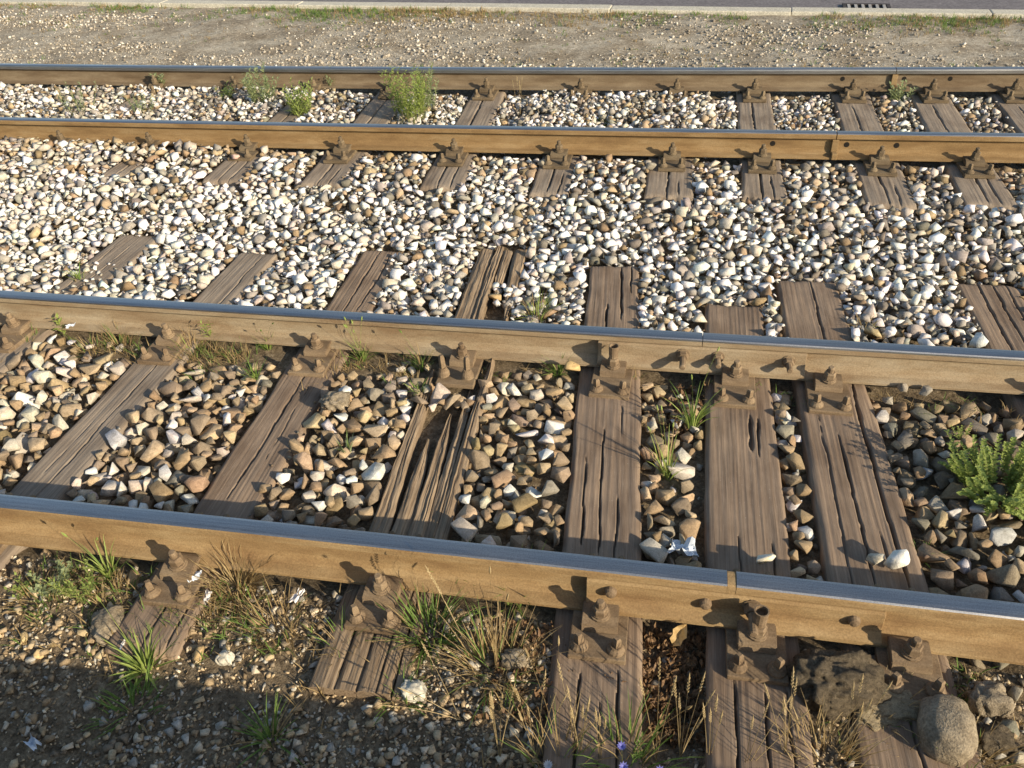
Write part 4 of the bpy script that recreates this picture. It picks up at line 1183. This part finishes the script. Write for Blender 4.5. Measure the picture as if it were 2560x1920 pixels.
for i in range(3800):
    x = U(-9.5, 3.6); y = U(5.8, 9.0)
    if (x - KX0) * KN.x + (y - KY0) * KN.y > -0.05: continue
    if random.random() > -0.12 + 1.9 * float(fbm(np.float64(x * 0.9 + 4), np.float64(y * 1.4 + 2), 3, N1)): continue
    kerb_grass(x, y, U(0.02, 0.055), 0 if random.random() < 0.3 else 1)
tag(B.make('grass_verge', [M['grass_green'], M['grass_dry']]), 'short green and brown grass along the kerb', 'grass', kind='stuff')

B = Blades()
def fringe(n, xr, yf, hr, p_green, dens):
    for i in range(n):
        x = U(*xr); y = yf(x)
        if random.random() > dens + 1.4 * float(fbm(np.float64(x * 3.1), np.float64(y * 3.1), 3, N3)): continue
        z = gz(x, y); g = random.random() < p_green
        for k in range(5):
            B.blade((x + U(-0.015, 0.015), y + U(-0.015, 0.015), z), U(0, 6.28), U(0.1, 1.25), U(*hr), 0.0032, U(0.2, 1.2), 3, 0 if g else 1)
fringe(520, (-3.6, -1.15), lambda x: rail_y(2, x) - 0.085 - abs(random.gauss(0, 0.13)), (0.04, 0.11), 0.35, 0.35)
fringe(160, (-1.15, 1.6), lambda x: rail_y(2, x) - 0.09 - abs(random.gauss(0, 0.08)), (0.03, 0.08), 0.35, 0.2)
fringe(700, (-2.3, -0.32), lambda x: rail_y(1, x) - 0.09 - abs(random.gauss(0, 0.2)), (0.03, 0.10), 0.35, 0.3)
fringe(260, (0.6, 1.5), lambda x: rail_y(1, x) - 0.1 - abs(random.gauss(0, 0.22)), (0.03, 0.08), 0.25, 0.25)
tag(B.make('grass_fringe', [M['grass_green'], M['grass_dry']]), 'thin dry grass growing along the near rails', 'grass', kind='stuff')

# ------------------------------------------------------------------ lumps, leaves and litter
def lump(px_, py_, size, mat, label, seed, rough=0.25, sink=0.25, rz=0.0, name='concrete_lump', cat='rubble', group=None, sub=4, freq=3.0, loc=None):
    bm = bmesh.new(); bmesh.ops.create_icosphere(bm, subdivisions=sub, radius=1.0)
    nz = Noise2(seed)
    for v in bm.verts:
        c = v.co.normalized()
        f = 1 + rough * (float(nz(c.x * freq + c.z * 1.7 + 9, c.y * freq - c.z * 1.3 + 9)) + 0.5 * float(nz(c.x * freq * 2.6 + c.z * 3 + 3, c.y * freq * 2.6 + c.z * 2)) + 0.28 * float(nz(c.x * freq * 7 + c.z * 5, c.y * freq * 7 - c.z * 6)))
        q = Vector([math.copysign(abs(t) ** 0.8, t) for t in c]) * f
        v.co = Vector((q.x * size[0], q.y * size[1], q.z * size[2]))
    o = link(name, bm_mesh(name, bm, M[mat], True))
    b = Vector(loc) if loc else base_at(px_, py_)
    o.location = b + Vector((0, 0, size[2] * (1 - 2 * sink))); o.rotation_euler = (0, 0, rz)
    tag(o, label, cat, group); return o
lump(2085, 1725, (0.140, 0.105, 0.085), 'clod', 'large dark clod of dirt and crumbled concrete beside the broad sleeper', 31, 0.20, 0.3, 0.2, freq=3.6, sub=5, cat='clod', name='dirt_clod')
lump(2210, 1770, (0.105, 0.085, 0.032), 'clod_pale', 'flat pale straw coloured clod between the dark clod and the cobble', 42, 0.22, 0.2, 0.4, freq=2.4, sub=5, cat='clod', name='dirt_clod')
lump(2180, 1625, (0.065, 0.045, 0.04), 'clod', 'small dark clod under the fishplate end', 32, 0.26, 0.2, cat='clod', name='dirt_clod')
lump(2385, 1590, (0.050, 0.045, 0.042), 'lump', 'round knobbly concrete lump under the golden rail', 33, 0.16, 0.2)
lump(2468, 1765, (0.060, 0.046, 0.05), 'lump', 'angular mossy lump beside the worn cobble', 34, 0.22, 0.2)
lump(2475, 1860, (0.055, 0.045, 0.035), 'clod', 'flat dark lump in the dry grass beside the cobble', 36, 0.24, 0.2)
lump(2355, 1850, (0.080, 0.105, 0.068), 'cobble', 'smooth worn egg shaped cobble at the corner of the track', 35, 0.07, 0.12, -0.2, 'cobble', 'stone', freq=1.6)
lump(0, 0, (0.062, 0.055, 0.026), 'lump', 'pale knobbly concrete chunk lying on the cracked sleeper edge', 37, 0.26, 0.1, 0.3, loc=tuple(P(838, 1010, 0.01) + Vector((0, 0, 0.0))), freq=4.0)
lump(275, 1570, (0.055, 0.075, 0.035), 'cobble', 'flat brown stone before the first sleeper end', 38, 0.2, 0.25, 0.5, 'stone_slab', 'stone')
lump(1035, 1735, (0.04, 0.035, 0.028), 'kerb', 'pale stone in the dirt beside the split sleeper end', 39, 0.25, 0.2, name='stone', cat='stone')
lump(1290, 1660, (0.05, 0.035, 0.03), 'cobble', 'brown stone among tangled grass beside the flat sleeper', 40, 0.25, 0.2, name='stone', cat='stone')
lump(565, 1650, (0.028, 0.024, 0.02), 'kerb', 'pinkish stone at the shade edge between two sleepers', 41, 0.2, 0.2, name='stone', cat='stone')
# stray ballast stones on sleepers, plates and dirt
stray = [(890, 1128, 0.03, 'white'), (1530, 1010, 0, 'x')]
def stray_stone(px_, py_, z, s, c, label, seed):
    V, F = rock_arrays(seed, 13, (s * 1.15, s * 0.9, s * 0.65), 0.1)
    o = link('stray_stone', mesh_np('stray_stone', V, F, M['stone_one'])); p = P(px_, py_, z)
    o.location = (p.x, p.y, z - V[:, 2].min() - 0.002); o.color = (*c, 1); tag(o, label, 'stone')
stray_stone(1912, 1410, 0.02, 0.042, (0.66, 0.62, 0.5), 'yellowish stone in the rail shadow behind the golden fishplate', 301)
stray_stone(2238, 1412, 0.0, 0.052, (0.74, 0.71, 0.62), 'big pale stone just behind the golden rail past the split sleeper', 302)
stray_stone(2185, 1405, 0.0, 0.036, (0.5, 0.46, 0.36), 'creamy stone beside the big pale one behind the golden rail', 303)
stray_stone(590, 398, 0.07, 0.034, (0.62, 0.42, 0.34), 'pinkish stone on the plate of a far track sleeper', 304)
stray_stone(1625, 425, 0.05, 0.05, (0.3, 0.27, 0.21), 'grey stone resting on the black cracked sleeper', 305)
stray_stone(1355, 415, 0.05, 0.05, (0.36, 0.31, 0.22), 'tan stone on the far track base plate past the tall weeds', 306)
stray_stone(1790, 606, 0.0, 0.05, (0.56, 0.4, 0.13), 'bright ochre stone in the white ballast', 307) if False else None
stray_stone(2255, 975, -0.015, 0.036, (0.3, 0.26, 0.2), 'grey stone standing for a nut on the foot of the grey brown rail', 308)  # this stone and the next stand in for two nuts
stray_stone(2312, 985, -0.015, 0.036, (0.28, 0.25, 0.2), 'second grey stone standing for a nut along the foot of the grey brown rail', 309)
stray_stone(1425, 930, 0.0, 0.05, (0.52, 0.37, 0.17), 'tan wood coloured stone before the first fishplate end', 310)
stray_stone(540, 1275, 0.0, 0.05, (0.24, 0.17, 0.1), 'brown stone lapping the cracked sleeper in the rail shade', 311) if False else None

def dead_leaf(L, w, seed, mat, curl=0.5):
    r = random.Random(seed); n = 5; V = []; F = []
    for i in range(n + 1):
        t = i / n; ww = w * math.sin(math.pi * min(max(t, 0.03), 0.97)) ** 0.7 * (1 + 0.25 * r.uniform(-1, 1))
        x = (t - 0.5) * L
        V += [(x, -ww / 2, curl * ww * 0.5 + r.uniform(0, 0.004)), (x, 0, 0.25 * curl * L * (2 * t - 1) ** 2), (x, ww / 2, curl * ww * 0.5 + r.uniform(0, 0.004))]
    for i in range(n):
        q = i * 3; F += [(q, q + 1, q + 4, q + 3), (q + 1, q + 2, q + 5, q + 4)]
    return V, F
V, F = dead_leaf(0.085, 0.05, 5, None, 0.8)
o = link('dead_leaf', mesh_np('dead_leaf', V, F, M['tan_leaf'])); o.location = P(1700, 1585, 0.02); o.rotation_euler = (0.3, -0.9, 0.9)
tag(o, 'large curled tan leaf standing against the golden fishplate', 'leaf')
AV, AF, off = [], [], 0
for i in range(420):
    if i < 300: x, y = random.gauss(0.13, 0.06), U(-0.45, -0.05)
    elif i < 360: x, y = random.gauss(0.12, 0.05), U(1.05, 1.42)
    else: x, y = random.gauss(-0.36, 0.06), U(-0.5, -0.1)
    z = gz(x, y) if y > 0 else float(ground_z(x, y))
    V, F = dead_leaf(U(0.025, 0.06), U(0.012, 0.028), i, None, U(0.2, 0.9))
    R_ = Matrix.Rotation(U(0, 6.28), 3, 'Z') @ Matrix.Rotation(U(-0.6, 0.6), 3, 'X') @ Matrix.Rotation(U(-0.5, 0.5), 3, 'Y')
    for v in V: AV.append(tuple(R_ @ Vector(v) + Vector((x, y, z + U(0.004, 0.03)))))
    AF += [tuple(q + off for q in f) for f in F]; off += len(V)
tag(link('leaf_litter', mesh_np('leaf_litter', AV, AF, M['dead_leaf'])), 'dead brown leaves heaped between the sleepers in front', 'leaf litter', kind='stuff')

def scrap(px_, py_, z, L, w, mat, label, seed, name='litter', ht=0.02):
    """crumpled sheet"""
    n = 11; nz = Noise2(int(seed)); V = []; F = []
    for i in range(n):
        for j in range(n):
            a, b = i / (n - 1) - 0.5, j / (n - 1) - 0.5
            V.append((a * L * (1 + 0.3 * float(nz(i * 0.4, j * 0.25))), b * w * (1 + 0.4 * float(nz(j * 0.35 + 5, i * 0.3))), ht * (0.5 + 0.7 * float(nz(i * 0.35 + 2, j * 0.3)) + 0.3 * float(nz(i * 0.8, j * 0.8 + 7))) + 0.3 * ht))
    for i in range(n - 1):
        for j in range(n - 1): q = i * n + j; F.append((q, q + n, q + n + 1, q + 1))
    o = link(name, mesh_np(name, V, F, M[mat])); p = P(px_, py_, z); o.location = (p.x, p.y, z); o.rotation_euler = (0, 0, seed)
    tag(o, label, 'litter', 'litter scraps'); return o
scrap(1705, 1385, -0.03, 0.11, 0.08, 'plastic', 'crumpled bluish plastic behind the golden rail between two sleepers', 3, ht=0.05)
scrap(489, 1448, 0.02, 0.05, 0.03, 'plastic', 'bluish plastic shred before the golden rail beside dead grass', 4)
scrap(521, 1498, 0.015, 0.055, 0.02, 'paper', 'white torn scrap below the bluish shred', 5)
scrap(744, 1492, 0.015, 0.03, 0.065, 'paper', 'pale tapered chip in the dead grass', 6, ht=0.012)
scrap(307, 1614, 0.015, 0.045, 0.009, 'paper', 'thin white stick shaped scrap by the bright rosette', 7.0 if False else 8, ht=0.006)
scrap(85, 1862, 0.0, 0.05, 0.025, 'plastic', 'pale scrap on the shaded dirt', 9)
scrap(178, 818, 0.02, 0.045, 0.02, 'plastic', 'pale grey scrap on the fastening by the feathery weed', 10, ht=0.012)
# a few more loose stones on the dirt in front of the rail, one by one
for i, (px_, py_, s_, c) in enumerate([(40, 1440, 0.03, (0.26, 0.19, 0.11)), (120, 1390, 0.026, (0.3, 0.22, 0.13)), (330, 1450, 0.036, (0.36, 0.26, 0.14)), (250, 1640, 0.024, (0.45, 0.36, 0.22)), (210, 1585, 0.024, (0.52, 0.4, 0.22)),
        (60, 1600, 0.026, (0.5, 0.38, 0.2)), (100, 1640, 0.022, (0.55, 0.4, 0.2)), (150, 1560, 0.02, (0.4, 0.31, 0.19)), (500, 1640, 0.03, (0.42, 0.3, 0.15)), (530, 1590, 0.026, (0.3, 0.22, 0.13)), (770, 1560, 0.024, (0.42, 0.32, 0.2)),
        (640, 1560, 0.03, (0.3, 0.2, 0.11)), (1320, 1620, 0.028, (0.36, 0.26, 0.15)), (1670, 1660, 0.03, (0.5, 0.45, 0.36)), (1640, 1720, 0.026, (0.3, 0.26, 0.19)), (1720, 1700, 0.03, (0.25, 0.2, 0.14)),
        (2500, 1660, 0.034, (0.2, 0.18, 0.13)), (2540, 1740, 0.03, (0.3, 0.27, 0.2)), (2440, 1660, 0.03, (0.22, 0.18, 0.12)), (2520, 1830, 0.034, (0.2, 0.19, 0.14)), (2550, 1900, 0.03, (0.34, 0.3, 0.22)), (2300, 1690, 0.026, (0.28, 0.23, 0.15)),
        (2440, 1880, 0.03, (0.24, 0.2, 0.13)), (2545, 1600, 0.03, (0.2, 0.17, 0.12)), (2000, 1780, 0.022, (0.6, 0.62, 0.62)), (2310, 1660, 0.014, (0.78, 0.74, 0.66))]):
    b = base_at(px_, py_)
    V, F = rock_arrays(700 + i, 13, (s_ * 1.15, s_ * 0.9, s_ * 0.7), 0.08)
    o = link('loose_stone', mesh_np('loose_stone', V, F, M['stone_one'])); o.location = (b.x, b.y, b.z - V[:, 2].min() * 0.6); o.color = (*c, 1)
    l = sum(c) / 3
    cn = 'pale' if l > 0.5 else 'tan' if l > 0.27 else 'brown' if l > 0.2 else 'dark'
    sp = 'beside the weeds and first sleeper end' if px_ < 900 else 'around the leaf hollow' if px_ < 1800 else 'around the worn cobble'
    tag(o, 'loose %s stone on the dirt %s' % (cn, sp), 'stone', 'loose %s stones %s' % (cn, sp))
